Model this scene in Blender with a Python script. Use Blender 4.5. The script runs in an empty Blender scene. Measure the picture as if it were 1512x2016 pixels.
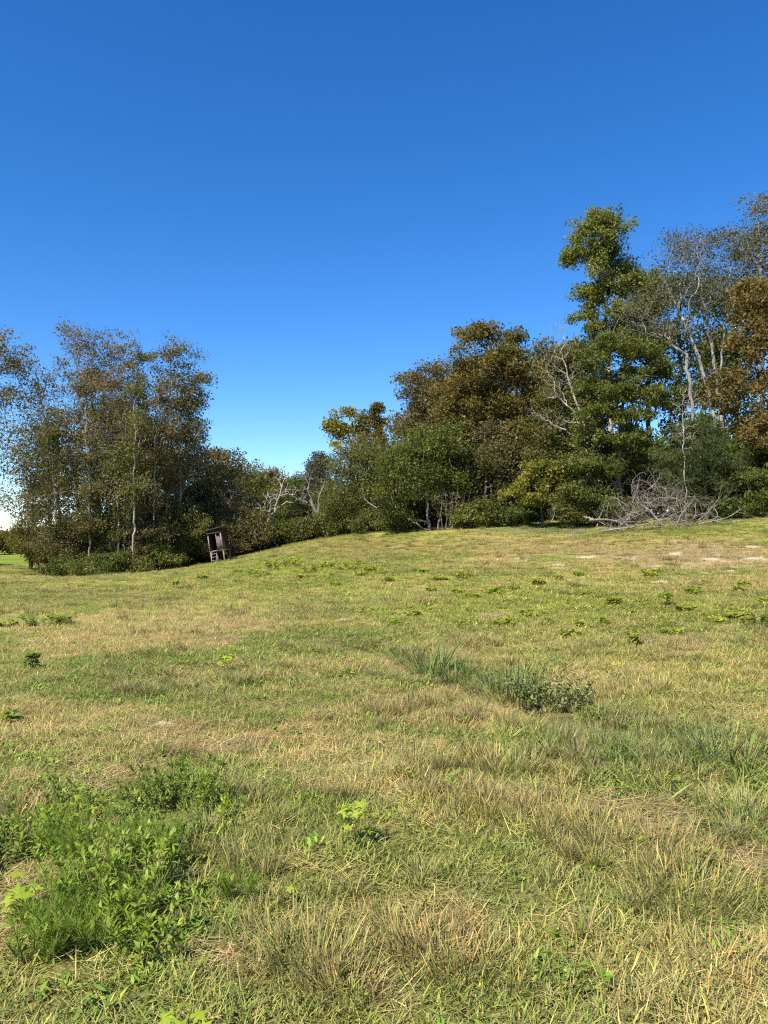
import bpy, math, random
import numpy as np
from mathutils import Vector

# ------------------------------------------------------------------ camera, sky, sun, exposure
scene = bpy.context.scene
C = scene.collection
F, CX, CY = 1523.0, 756.0, 1008.0          # focal length and centre in photograph pixels
PITCH = math.atan((1050.0 - CY) / F)       # horizon row 1050
EYE = 1.6
cam_data = bpy.data.cameras.new('camera')
cam_data.sensor_fit = 'VERTICAL'
cam_data.sensor_height = 36.0
cam_data.lens = 36.0 * F / 2016.0
cam_data.clip_end = 5000
cam = bpy.data.objects.new('camera', cam_data)
C.objects.link(cam)
cam.location = (0, 0, EYE)
cam.rotation_euler = (math.pi / 2 + PITCH, 0, 0)
scene.camera = cam

SUN_EL = math.radians(49)
SUN_AZ = math.radians(219)                 # clockwise from +Y: left and a little behind the camera
sun_dir = Vector((math.sin(SUN_AZ) * math.cos(SUN_EL), math.cos(SUN_AZ) * math.cos(SUN_EL), math.sin(SUN_EL)))
world = bpy.data.worlds.new('World')
scene.world = world
world.use_nodes = True
wn = world.node_tree.nodes; wl = world.node_tree.links
wn.clear()
sky = wn.new('ShaderNodeTexSky'); sky.sky_type = 'NISHITA'; sky.sun_disc = False
sky.sun_elevation = SUN_EL; sky.sun_rotation = SUN_AZ
sky.altitude = 1500; sky.air_density = 1.0; sky.dust_density = 0.0; sky.ozone_density = 4.5
hsv = wn.new('ShaderNodeHueSaturation'); hsv.inputs['Saturation'].default_value = 1.285
hsv.inputs['Value'].default_value = 1.0; hsv.inputs['Hue'].default_value = 0.506
bg = wn.new('ShaderNodeBackground'); bg.inputs[1].default_value = 0.108
wo = wn.new('ShaderNodeOutputWorld')
wl.new(sky.outputs[0], hsv.inputs['Color']); wl.new(hsv.outputs[0], bg.inputs[0]); wl.new(bg.outputs[0], wo.inputs[0])

sd = bpy.data.lights.new('sun', 'SUN'); sd.energy = 4.9; sd.angle = math.radians(0.53); sd.color = (1.0, 0.95, 0.86)
sun = bpy.data.objects.new('sun', sd); C.objects.link(sun)
sun.rotation_euler = sun_dir.to_track_quat('Z', 'Y').to_euler()
sun.location = sun_dir * 100

vs = scene.view_settings
vs.view_transform = 'Standard'; vs.look = 'None'; vs.exposure = 0.98; vs.gamma = 1.0; vs.use_curve_mapping = False
scene.cycles.max_bounces = 8; scene.cycles.diffuse_bounces = 5; scene.cycles.glossy_bounces = 2
scene.cycles.transmission_bounces = 4; scene.cycles.transparent_max_bounces = 4
scene.cycles.use_denoising = False
scene.cycles.pixel_filter_type = 'BLACKMAN_HARRIS'; scene.cycles.filter_width = 1.15

# ------------------------------------------------------------------ numbers
RS = np.random.RandomState
COSP, SINP = math.cos(PITCH), math.sin(PITCH)

def at(px, py, Y):
    """point on the photograph's line of sight (px, py) at distance Y"""
    u = (px - CX) / F; v = (CY - py) / F
    dy = COSP - v * SINP; dz = SINP + v * COSP
    return np.array([u / dy * Y, Y, EYE + dz / dy * Y])

_lat = RS(7).rand(512, 512)
def vnoise(x, y):
    xi = np.floor(x).astype(int); yi = np.floor(y).astype(int)
    fx = x - xi; fy = y - yi
    fx = fx * fx * (3 - 2 * fx); fy = fy * fy * (3 - 2 * fy)
    a = _lat[xi & 511, yi & 511]; b = _lat[(xi + 1) & 511, yi & 511]
    c = _lat[xi & 511, (yi + 1) & 511]; d = _lat[(xi + 1) & 511, (yi + 1) & 511]
    return (a * (1 - fx) + b * fx) * (1 - fy) + (c * (1 - fx) + d * fx) * fy
def fbm(x, y, o=4, s=0.0):
    r = 0; a = 0.5; t = 0
    for i in range(o):
        r = r + a * vnoise(x * 2 ** i + 17.3 * i + s, y * 2 ** i + 5.1 * i - s); t += a; a *= 0.55
    return r / t
def smooth(a, b, x):
    t = np.clip((x - a) / (b - a), 0, 1); return t * t * (3 - 2 * t)

# terrain: thin-plate spline through (X, Y, z)
ctl = []
for px, py, Y in [(0, 1132, 46), (60, 1150, 47), (130, 1148, 49), (200, 1145, 51), (300, 1130, 53), (420, 1111, 54), (510, 1090, 57), (600, 1066, 58), (700, 1052, 57),
                  (800, 1042, 54), (900, 1036, 52), (1020, 1036, 49), (1150, 1042, 44), (1300, 1034, 43), (1400, 1024, 43), (1512, 1014, 43), (1650, 1004, 43),
                  (40, 1101, 110), (40, 1093, 160), (-100, 1112, 70), (-300, 1130, 50),
                  (100, 1215, 17.5), (420, 1185, 20), (756, 1135, 24), (1100, 1118, 25), (1400, 1108, 25), (1700, 1100, 25)]:
    p = at(px, py, Y); ctl.append(p)
for X, Y, z in [(0, 0, 0), (-4, 0, 0), (4, 0, 0.03), (0, 5, 0), (-4, 6, -.05), (4, 6, .05), (0, 10, 0), (-8, 10, -.1), (8, 10, .12), (0, 15, .08), (0, -15, 0), (-30, -15, -.3), (30, -15, .6),
                (-30, 20, -.7), (30, 20, 1.0), (40, 60, 3.0), (10, 75, 2.0), (-12, 90, -0.5), (20, 110, 2.5), (-60, 60, -1.6), (70, 40, 3.0), (-60, 0, -.8), (60, 0, 1.2),
                (0, -80, 0), (0, 200, 0), (150, 120, 2), (-150, 120, -2.5), (-130, 250, -2.5), (150, -100, 0), (-150, -100, 0), (0, 450, 0), (400, 200, 0), (-400, 200, -2),
                (300, -300, 0), (-300, -300, 0), (700, 700, 0), (-700, 700, 0), (700, -700, 0), (-700, -700, 0), (0, 900, 0)]:
    ctl.append(np.array([X, Y, z], float))
ctl = np.array(ctl)
def _phi(d2): return 0.5 * d2 * np.log(d2 + 1e-9)
_n = len(ctl)
_A = np.zeros((_n + 3, _n + 3))
_S = 50.0
_c = ctl[:, :2] / _S
_A[:_n, :_n] = _phi(((_c[:, None] - _c[None]) ** 2).sum(-1)) + np.eye(_n) * 2e-3
_A[:_n, _n] = 1; _A[:_n, _n + 1:] = _c; _A[_n, :_n] = 1; _A[_n + 1:, :_n] = _c.T
_w = np.linalg.solve(_A, np.r_[ctl[:, 2], 0, 0, 0])
ditch = np.array([at(px, py, 1.0)[:2] * (EYE / (EYE - at(px, py, 1.0)[2])) for px, py in [(640, 1262), (760, 1290), (860, 1330), (960, 1368), (1060, 1400), (1180, 1440)]])
def seg_dist(x, y, line):
    d = np.full(x.shape, 1e9)
    for a, b in zip(line[:-1], line[1:]):
        ab = b - a; t = np.clip(((x - a[0]) * ab[0] + (y - a[1]) * ab[1]) / (ab @ ab), 0, 1)
        d = np.minimum(d, np.hypot(x - a[0] - t * ab[0], y - a[1] - t * ab[1]))
    return d
def height(x, y):
    x = np.asarray(x, float); y = np.asarray(y, float)
    sh = x.shape; x = x.ravel(); y = y.ravel()
    out = np.empty(len(x))
    for i in range(0, len(x), 20000):
        q = np.c_[x[i:i + 20000], y[i:i + 20000]] / _S
        out[i:i + 20000] = _phi(((q[:, None] - _c[None]) ** 2).sum(-1)) @ _w[:_n] + _w[_n] + q @ _w[_n + 1:]
    r = np.hypot(x, y)
    out += (fbm(x * .9, y * .9, 3) - .5) * 0.10 * np.exp(-r / 40) + (fbm(x * .16, y * .16, 2, 3) - .5) * 0.30 * smooth(5, 20, r)
    out -= 0.13 * np.exp(-(seg_dist(x, y, ditch) / 0.28) ** 2)
    return out.reshape(sh)
def gz(x, y): return float(height(np.array([x]), np.array([y]))[0])
def ground_at(px, py):
    """where the line of sight through (px, py) meets the ground"""
    Ys = np.geomspace(1.5, 130, 500)
    d = at(px, py, 1.0); dz = d[2] - EYE
    g = height(d[0] * Ys, Ys); ray = EYE + dz * Ys
    hit = np.nonzero(ray <= g)[0]
    i = hit[0] if len(hit) else len(Ys) - 1
    Y = Ys[i]
    return np.array([d[0] * Y, Y, g[i]])
def project(x, y, z):
    dy = y * COSP + (z - EYE) * SINP; dz = -y * SINP + (z - EYE) * COSP
    dy = np.maximum(dy, 0.05)
    return CX + F * x / dy, CY - F * dz / dy

# ------------------------------------------------------------------ mesh helpers
def make_mesh(name, verts, quads=None, tris=None, smooth_shade=False, mat=None, attrs=None):
    me = bpy.data.meshes.new(name)
    verts = np.asarray(verts, np.float32)
    nq = 0 if quads is None else len(quads); nt = 0 if tris is None else len(tris)
    me.vertices.add(len(verts)); me.vertices.foreach_set('co', verts.ravel())
    loops = np.concatenate([np.asarray(a, np.int32).ravel() for a in (quads, tris) if a is not None and len(a)])
    me.loops.add(len(loops)); me.loops.foreach_set('vertex_index', loops)
    starts = np.concatenate([np.arange(nq) * 4, nq * 4 + np.arange(nt) * 3]).astype(np.int32)
    me.polygons.add(nq + nt); me.polygons.foreach_set('loop_start', starts)
    me.polygons.foreach_set('loop_total', np.r_[np.full(nq, 4), np.full(nt, 3)].astype(np.int32))
    if smooth_shade: me.polygons.foreach_set('use_smooth', np.ones(nq + nt, bool))
    for k, (typ, data) in (attrs or {}).items():
        a = me.attributes.new(k, typ, 'POINT')
        a.data.foreach_set({'FLOAT': 'value', 'INT': 'value', 'FLOAT_COLOR': 'color', 'FLOAT_VECTOR': 'vector'}[typ], np.asarray(data).ravel())
    me.update(calc_edges=True)
    if mat: me.materials.append(mat)
    return me
def obj(name, me, parent=None):
    o = bpy.data.objects.new(name, me); C.objects.link(o)
    if parent is not None: o.parent = parent
    return o
def tag(o, label=None, cat=None, group=None, kind=None):
    if label: o['label'] = label
    if cat: o['category'] = cat
    if group: o['group'] = group
    if kind: o['kind'] = kind
    return o
def thing(name, label, cat, loc=(0, 0, 0), group=None, rot=(0, 0, 0)):
    o = bpy.data.objects.new(name, None); C.objects.link(o)
    o.location = loc; o.rotation_euler = rot; o.empty_display_size = 0.2
    return tag(o, label, cat, group)
def norm(v): return v / np.maximum(np.linalg.norm(v, axis=-1, keepdims=True), 1e-9)
def frames(d):
    ref = np.tile(np.array([0.31, 0.93, 0.19]), (len(d), 1)); ref = norm(ref)
    par = np.abs((d * ref).sum(-1)) > 0.95
    ref[par] = (1, 0, 0)
    a = norm(np.cross(d, ref)); return a, np.cross(d, a)
def tubes(p0, p1, d0, d1, r0, r1, k):
    """one k-sided tapered prism per row"""
    n = len(p0); ang = np.arange(k) * 2 * math.pi / k
    a0, b0 = frames(d0); a1, b1 = frames(d1)
    ca = np.cos(ang)[None, :, None]; sa = np.sin(ang)[None, :, None]
    v0 = p0[:, None] + r0[:, None, None] * (a0[:, None] * ca + b0[:, None] * sa)
    v1 = p1[:, None] + r1[:, None, None] * (a1[:, None] * ca + b1[:, None] * sa)
    V = np.concatenate([v0, v1], 1).reshape(-1, 3)
    i = np.arange(k); j = (i + 1) % k
    q = np.stack([i, j, j + k, i + k], 1)
    return V, (q[None] + (np.arange(n) * 2 * k)[:, None, None]).reshape(-1, 4)
def join(parts):
    V = []; Q = []; off = 0
    for v, q in parts:
        V.append(v); Q.append(q + off); off += len(v)
    return np.concatenate(V), np.concatenate(Q)

# ------------------------------------------------------------------ materials
def nmat(name):
    m = bpy.data.materials.new(name); m.use_nodes = True
    nt = m.node_tree; nt.nodes.clear()
    return m, nt.nodes, nt.links, nt.nodes.new('ShaderNodeOutputMaterial')
def ramp(nodes, stops, interp='LINEAR'):
    r = nodes.new('ShaderNodeValToRGB'); cr = r.color_ramp; cr.interpolation = interp
    while len(cr.elements) < len(stops): cr.elements.new(0.5)
    for e, (p, c) in zip(cr.elements, stops): e.position = p; e.color = (*c, 1)
    return r
def leaf_mat(name, cols, transl=0.35, rough=0.5, spec=0.18, patch=0.35):
    """leaves: colour differs leaf to leaf and bough to bough"""
    m, N, L, out = nmat(name)
    geo = N.new('ShaderNodeNewGeometry')
    tc = N.new('ShaderNodeTexCoord')
    no = N.new('ShaderNodeTexNoise'); no.inputs['Scale'].default_value = patch; no.inputs['Detail'].default_value = 3
    L.new(tc.outputs['Object'], no.inputs['Vector'])
    a = N.new('ShaderNodeMath'); a.operation = 'MULTIPLY'; a.inputs[1].default_value = 0.40
    b = N.new('ShaderNodeMath'); b.operation = 'MULTIPLY_ADD'; b.inputs[1].default_value = 1.5; b.inputs[2].default_value = -0.52
    s = N.new('ShaderNodeMath'); s.operation = 'ADD'; s.use_clamp = True
    L.new(geo.outputs['Random Per Island'], a.inputs[0]); L.new(no.outputs['Fac'], b.inputs[0])
    L.new(a.outputs[0], s.inputs[0]); L.new(b.outputs[0], s.inputs[1])
    n = len(cols)
    r = ramp(N, [(i / (n - 1) if n > 1 else 0, c) for i, c in enumerate(cols)])
    L.new(s.outputs[0], r.inputs[0])
    p = N.new('ShaderNodeBsdfPrincipled'); p.inputs['Roughness'].default_value = rough
    p.inputs['Specular IOR Level'].default_value = spec
    L.new(r.outputs[0], p.inputs['Base Color'])
    t = N.new('ShaderNodeBsdfTranslucent')
    g = N.new('ShaderNodeMix'); g.data_type = 'RGBA'; g.blend_type = 'MULTIPLY'; g.inputs[0].default_value = 1
    g.inputs[7].default_value = (1.5, 1.5, 0.8, 1)
    L.new(r.outputs[0], g.inputs[6]); L.new(g.outputs[2], t.inputs[0])
    mx = N.new('ShaderNodeMixShader'); mx.inputs[0].default_value = transl
    L.new(p.outputs[0], mx.inputs[1]); L.new(t.outputs[0], mx.inputs[2]); L.new(mx.outputs[0], out.inputs[0])
    return m
def bark_mat(name, c1, c2, scale=6.0, bump=0.4):
    m, N, L, out = nmat(name)
    tc = N.new('ShaderNodeTexCoord'); mp = N.new('ShaderNodeMapping'); mp.inputs['Scale'].default_value = (1, 1, 0.22)
    no = N.new('ShaderNodeTexNoise'); no.inputs['Scale'].default_value = scale; no.inputs['Detail'].default_value = 6
    L.new(tc.outputs['Object'], mp.inputs[0]); L.new(mp.outputs[0], no.inputs['Vector'])
    r = ramp(N, [(0.35, c1), (0.62, c2)]); L.new(no.outputs['Fac'], r.inputs[0])
    p = N.new('ShaderNodeBsdfPrincipled'); p.inputs['Roughness'].default_value = 0.9; p.inputs['Specular IOR Level'].default_value = 0.15
    b = N.new('ShaderNodeBump'); b.inputs['Strength'].default_value = bump; b.inputs['Distance'].default_value = 0.02
    L.new(r.outputs[0], p.inputs['Base Color']); L.new(no.outputs['Fac'], b.inputs['Height']); L.new(b.outputs[0], p.inputs['Normal'])
    L.new(p.outputs[0], out.inputs[0])
    return m
GREEN = leaf_mat('leaf_green', [(.058, .072, .015), (.092, .110, .021), (.138, .150, .032), (.21, .205, .055)])
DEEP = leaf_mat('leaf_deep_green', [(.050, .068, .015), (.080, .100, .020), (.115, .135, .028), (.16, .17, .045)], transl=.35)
OLIVE = leaf_mat('leaf_olive', [(.065, .075, .018), (.105, .11, .026), (.145, .138, .040), (.19, .165, .06)])
RUST = leaf_mat('leaf_rust', [(.070, .080, .018), (.120, .108, .026), (.175, .126, .034), (.22, .145, .048)])
BRONZE = leaf_mat('leaf_bronze', [(.085, .080, .022), (.14, .105, .030), (.20, .14, .048), (.26, .18, .08)])
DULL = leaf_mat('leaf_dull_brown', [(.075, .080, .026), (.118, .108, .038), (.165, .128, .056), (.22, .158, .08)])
DULLRUST = leaf_mat('leaf_dull_rust', [(.082, .086, .028), (.135, .114, .042), (.185, .130, .058), (.23, .168, .098)])
YELLOW = leaf_mat('leaf_yellow', [(.10, .12, .02), (.19, .18, .03), (.27, .23, .045), (.32, .26, .07)])
YELGREEN = leaf_mat('leaf_yellow_green', [(.075, .095, .018), (.13, .145, .028), (.19, .19, .042), (.28, .24, .07)])
CEDAR = leaf_mat('leaf_cedar', [(.040, .055, .016), (.065, .082, .022), (.095, .105, .032), (.13, .13, .045)], transl=.25)
GREY = leaf_mat('leaf_grey_green', [(.05, .06, .035), (.08, .085, .05), (.11, .11, .07), (.14, .13, .09)])
BARK = bark_mat('bark_grey_brown', (.10, .085, .07), (.22, .19, .16))
PALE = bark_mat('bark_pale', (.20, .175, .145), (.36, .325, .28), 5)
BARK2 = bark_mat('bark_ash_grey', (.15, .135, .115), (.30, .275, .24), 5)
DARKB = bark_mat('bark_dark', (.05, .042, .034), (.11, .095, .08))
TWIGRED = bark_mat('bark_red_twig', (.16, .11, .09), (.28, .20, .17))

# ------------------------------------------------------------------ the ground sheet
# colour of the sward as it lies in the meadow: patches given as seen from the gate, fixed to the ground
PATCH = [  # px, py, rx, ry, class, weight
    (700, 1900, 900, 300, 'green', .75), (1300, 1750, 400, 200, 'green', .6), (40, 1103, 140, 13, 'green', 1.0), (1000, 1700, 300, 80, 'green', .4), (700, 1190, 700, 50, 'yellow', .5),
    (200, 1720, 260, 190, 'green', 1.0), (350, 1560, 130, 70, 'green', .8), (1260, 1480, 260, 75, 'cool', 1.0), (1440, 1610, 150, 70, 'cool', 1.0),
    (1000, 1500, 120, 40, 'olive', .8), (600, 1120, 190, 18, 'bright', 1.0), (720, 1145, 160, 25, 'bright', .6), (1050, 1195, 460, 38, 'bright', .9), (850, 1205, 220, 24, 'bright', .9),
    (620, 1195, 90, 22, 'olive', .9), (250, 1330, 160, 35, 'olive', .7), (290, 1415, 90, 16, 'cool', .8), (640, 1480, 280, 90, 'straw', .95), (420, 1440, 200, 60, 'tan', .6), (200, 1440, 260, 50, 'straw', .6),
    (250, 1255, 360, 45, 'tan', .95), (150, 1420, 260, 60, 'straw', .8), (150, 1180, 260, 22, 'olive', .6), (420, 1230, 120, 30, 'tan', .9), (1330, 1085, 330, 32, 'tan', 1.0), (1380, 1100, 260, 28, 'sandy', 1.0), (1120, 1085, 200, 16, 'sandy', .5), (1000, 1075, 240, 26, 'tan', .7), (1150, 1112, 260, 18, 'tan', .6), (700, 1078, 160, 22, 'olivetan', .9),
    (900, 1340, 200, 25, 'cool', .6), (1080, 1400, 120, 30, 'cool', .6), (1350, 1290, 220, 50, 'yellow', .7), (900, 1260, 250, 25, 'yellow', .6), (800, 1400, 250, 50, 'olivetan', .7),
    (1170, 1620, 190, 60, 'olivetan', .9), (1340, 1710, 170, 80, 'olivetan', .9), (860, 1830, 150, 80, 'olivetan', .7), (1000, 1970, 250, 70, 'green', .7), (1420, 1950, 180, 90, 'straw', .8), (1200, 1860, 160, 60, 'straw', .5),
    (560, 1640, 160, 60, 'green', .6), (620, 1860, 160, 90, 'olivetan', .8), (1100, 1045, 90, 8, 'grey', 1.0), (1020, 1043, 80, 6, 'grey', .9), (900, 1420, 120, 25, 'tan', .6), (1200, 1360, 200, 40, 'straw', .5), (60, 1560, 120, 60, 'tan', .6),
    (760, 1560, 160, 50, 'tan', .5), (1380, 1400, 120, 40, 'olivetan', .6), (500, 1320, 200, 40, 'tan', .5), (1400, 1150, 200, 24, 'tan', .8), (1000, 1150, 350, 18, 'yellow', .6), (350, 1145, 130, 14, 'yellow', .8)]
COL = dict(green=(.200, .265, .048), cool=(.150, .200, .060), bright=(.350, .390, .050), olive=(.200, .190, .055), straw=(.570, .465, .175), tan=(.455, .350, .135),
           yellow=(.460, .450, .090), olivetan=(.320, .260, .085), grey=(.250, .260, .140), sandy=(.440, .320, .190))
def field_colour(x, y, z):
    """mean colour of the grass at a place, and how dry it is"""
    px, py = project(x, y, z)
    n1 = fbm(x * .55, y * .55, 4, 1.7); n2 = fbm(x * 2.1, y * 2.1, 3, 9.1); n3 = fbm(x * .12, y * .12, 3, 21)
    base = np.array([.370, .355, .085]); col = np.tile(base, (len(x), 1)); dry = np.full(len(x), .36)
    g = smooth(.48, .64, n1 * .6 + n2 * .4); s = smooth(.50, .66, 1 - (n1 * .5 + n2 * .5))
    col += g[:, None] * (np.array([.200, .265, .046]) - col) * .95; dry -= g * .35
    col += s[:, None] * (np.array([.52, .42, .15]) - col) * .9; dry += s * .45
    vis = (y > 1.0)
    wob = (n2 - .5) * 1.1 + (n1 - .5) * .9
    for qx, qy, rx, ry, cls, wt in PATCH:
        d = np.hypot((px - qx) / rx, (py - qy) / ry) + wob
        w = np.where(vis, (1 - smooth(.45, 1.15, d)) * wt * .93, 0)
        col += w[:, None] * (np.array(COL[cls]) - col)
        dry += w * ({'green': .05, 'cool': .05, 'bright': .2, 'olive': .35, 'straw': .95, 'tan': .9, 'yellow': .5, 'olivetan': .6, 'grey': .3, 'sandy': .9}[cls] - dry)
    col *= (.70 + .6 * n3)[:, None]
    return col, np.clip(dry, 0, 1)

def spaced(lo, hi, c, n, k):
    a = math.asinh((lo - c) / k); b = math.asinh((hi - c) / k)
    return c + k * np.sinh(np.linspace(a, b, n))
gx = spaced(-900, 900, 0, 190, 9.0); gy = spaced(-700, 1100, 8, 220, 9.0)
GX, GY = np.meshgrid(gx, gy)
gxy = np.c_[GX.ravel(), GY.ravel()]
gzv = height(gxy[:, 0], gxy[:, 1])
gv = np.c_[gxy, gzv]
ii = np.arange(len(gv)).reshape(len(gy), len(gx))
gq = np.stack([ii[:-1, :-1], ii[:-1, 1:], ii[1:, 1:], ii[1:, :-1]], -1).reshape(-1, 4)
gc, gd = field_colour(gv[:, 0], gv[:, 1], gv[:, 2])
far = smooth(9, 34, np.hypot(gv[:, 0], gv[:, 1]))[:, None]
soil = np.array([.11, .085, .045])
gcol = (soil * .7 + gc * .3) * (1 - far) + gc * .80 * far
m, N, L, out = nmat('meadow_ground')
at_ = N.new('ShaderNodeAttribute'); at_.attribute_name = 'sward'
geo = N.new('ShaderNodeNewGeometry')
n1 = N.new('ShaderNodeTexNoise'); n1.inputs['Scale'].default_value = 5; n1.inputs['Detail'].default_value = 8; n1.inputs['Roughness'].default_value = .7
n2 = N.new('ShaderNodeTexNoise'); n2.inputs['Scale'].default_value = 60; n2.inputs['Detail'].default_value = 5
L.new(geo.outputs['Position'], n1.inputs['Vector']); L.new(geo.outputs['Position'], n2.inputs['Vector'])
r1 = ramp(N, [(.3, (.55, .55, .55)), (.7, (1.35, 1.3, 1.2))]); L.new(n1.outputs['Fac'], r1.inputs[0])
r2 = ramp(N, [(.3, (.6, .6, .6)), (.7, (1.3, 1.3, 1.3))]); L.new(n2.outputs['Fac'], r2.inputs[0])
k1 = N.new('ShaderNodeMix'); k1.data_type = 'RGBA'; k1.blend_type = 'MULTIPLY'; k1.inputs[0].default_value = 1
k2 = N.new('ShaderNodeMix'); k2.data_type = 'RGBA'; k2.blend_type = 'MULTIPLY'; k2.inputs[0].default_value = 1
L.new(at_.outputs['Color'], k1.inputs[6]); L.new(r1.outputs[0], k1.inputs[7]); L.new(k1.outputs[2], k2.inputs[6]); L.new(r2.outputs[0], k2.inputs[7])
pb = N.new('ShaderNodeBsdfPrincipled'); pb.inputs['Roughness'].default_value = 1; pb.inputs['Specular IOR Level'].default_value = 0
bp = N.new('ShaderNodeBump'); bp.inputs['Strength'].default_value = .9; bp.inputs['Distance'].default_value = .04
L.new(n1.outputs['Fac'], bp.inputs['Height']); L.new(bp.outputs[0], pb.inputs['Normal'])
L.new(k2.outputs[2], pb.inputs['Base Color']); L.new(pb.outputs[0], out.inputs[0])
ground = obj('ground', make_mesh('ground', gv, gq, smooth_shade=True, mat=m, attrs={'sward': ('FLOAT_COLOR', np.c_[gcol, np.ones(len(gcol))])}))
tag(ground, 'uneven meadow ground rising to the tree line', kind='structure')

# ------------------------------------------------------------------ tree builder
def lobe_points(rng, lobes, n, clump=6, cr=.42):
    """twig ends gathered in clumps through the lobes, a few reaching out past them"""
    w = np.array([max(l[3] * l[4] * l[5], .01) ** .75 for l in lobes]); w /= w.sum()
    m = max(4, n // clump)
    k = rng.choice(len(lobes), m, p=w)
    d = norm(rng.normal(size=(m, 3))); r = rng.rand(m) ** .45
    r = np.where(rng.rand(m) < .07, rng.uniform(1.0, 1.4, m), r)
    l = np.array(lobes)[k]
    cen = l[:, :3] + d * r[:, None] * l[:, 3:6] * (1 + .16 * rng.normal(size=(m, 1)))
    big = np.minimum(l[:, 3:6].min(1), 1.6) / 1.2
    j = rng.randint(0, m, n)
    return cen[j] + rng.normal(size=(n, 3)) * (cr * big[j])[:, None] * [1, 1, .6]
def grow(rng, seeds, seed_par, pts, bf=.35):
    """minimum-path tree through pts, rooted on the seed polylines"""
    P = [np.array(s) for s in seeds]; par = list(seed_par); path = []
    for i, s in enumerate(P):
        path.append(0 if par[i] < 0 else path[par[i]] + np.linalg.norm(s - P[par[i]]))
    n = len(pts); best = np.full(n, 1e9); bj = np.zeros(n, int)
    SP = np.array(P); pa = np.array(path)
    low = np.where(np.array(par) < 0, 0, 0)
    D = np.linalg.norm(pts[:, None] - SP[None], axis=-1) + bf * pa[None]
    # limbs leave below what they carry
    D += np.maximum(0, SP[None, :, 2] - pts[:, None, 2] + .2) * 1.2
    bj = D.argmin(1); best = D.min(1)
    alive = np.ones(n, bool)
    for _ in range(n):
        i = int(np.where(alive, best, 1e18).argmin()); alive[i] = False
        j = int(bj[i]); P.append(pts[i]); par.append(j)
        path.append(path[j] + np.linalg.norm(pts[i] - P[j]))
        c = np.linalg.norm(pts - pts[i], axis=1) + bf * path[-1]
        up = alive & (c < best); best[up] = c[up]; bj[up] = len(P) - 1
    return np.array(P), np.array(par)
def wood(P, par, ns, r_base, r_tip, rng, expo=2.4, sides=(7, 5, 3), leafy=False):
    n = len(P)
    # split each edge once so that boughs bend
    kids = np.zeros(n, int)
    e = np.nonzero(par >= 0)[0]
    mid = (P[e] + P[par[e]]) / 2
    ln = np.linalg.norm(P[e] - P[par[e]], axis=1)[:, None]
    mid = mid + rng.normal(size=mid.shape) * ln * np.where(e >= ns, .09, .03)[:, None]; mid[:, 2] += np.where(e >= ns, -.05, 0) * ln[:, 0]
    P2 = np.concatenate([P, mid]); par2 = np.concatenate([par, par[e]]); par2[e] = n + np.arange(len(e))
    n2 = len(P2)
    order = []
    ch = [[] for _ in range(n2)]
    for i, p in enumerate(par2):
        if p >= 0: ch[p].append(i)
    st = [i for i in range(n2) if par2[i] < 0]
    while st:
        i = st.pop(); order.append(i); st.extend(ch[i])
    w = np.zeros(n2)
    for i in reversed(order):
        if not ch[i]: w[i] = r_tip ** expo
        if par2[i] >= 0: w[par2[i]] += w[i]
    r = w ** (1 / expo)
    root_r = max(r[i] for i in order if par2[i] < 0)
    r = np.where(r > 4 * r_tip, r * np.maximum(1, 1), r)
    # scale thick wood so that the butt has the wanted radius
    k = math.log(max(r_base / r_tip, 1.01)) / math.log(max(root_r / r_tip, 1.01))
    r = r_tip * (r / r_tip) ** k
    ed = np.nonzero(par2 >= 0)[0]; pr = par2[ed]
    d = norm(P2[ed] - P2[pr])
    # main continuation of each node
    main = np.full(n2, -1)
    for i in order:
        if ch[i]: main[i] = max(ch[i], key=lambda c: w[c])
    edir = np.zeros((n2, 3)); edir[ed] = d
    nd = edir.copy()
    has = main >= 0
    nd[has] = edir[has] + edir[main[has]]; nd = norm(np.where(np.abs(nd).sum(1, keepdims=True) < 1e-6, [[0, 0, 1]], nd))
    cont = main[pr] == ed
    d0 = np.where(cont[:, None], nd[pr], d); r0 = np.where(cont, r[pr], np.minimum(r[ed] * 1.2, r[pr]))
    tip = np.array([len(c) == 0 for c in ch])
    r1 = np.where(tip[ed], r[ed] * .5, r[ed])
    rm = np.maximum(r0, r1); parts = []
    if leafy: rm = np.where(tip[ed] & (ed < n), -1, rm)      # the last half of a leafy twig is all leaf
    for lo, hi, k in ((.06, 99, sides[0]), (.02, .06, sides[1]), (0, .02, sides[2])):
        s = (rm >= lo) & (rm < hi)
        if s.any(): parts.append(tubes(P2[pr[s]], P2[ed[s]], d0[s], nd[ed[s]], r0[s], r1[s], k))
    V, Q = join(parts)
    return V, Q, P2, par2, r, tip
def leaves(rng, centres, per, size, spread, aspect=.6, flat=.65, up=.35, droop=0.0):
    n = len(centres) * per
    c = np.repeat(centres, per, 0)
    off = np.clip(rng.normal(size=(n, 3)), -1.5, 1.5) * spread * 1.08; off[:, 2] *= flat
    c = c + off
    nm = norm(rng.normal(size=(n, 3)) + [0, 0, up])
    a = norm(np.cross(nm, rng.normal(size=(n, 3)))); b = np.cross(nm, a)
    a[:, 2] -= droop; a = norm(a)
    s = size * np.clip(np.exp(rng.normal(size=n) * .35), .45, 1.7)[:, None]
    w = s * aspect * .5
    bend = nm * s * .14
    V = np.stack([c - a * s * .5, c + b * w + bend + a * s * .06, c + a * s * .5, c - b * w + bend + a * s * .06], 1).reshape(-1, 3)
    Q = np.arange(n * 4).reshape(n, 4)
    return V, Q
TRIS = [0]
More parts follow.
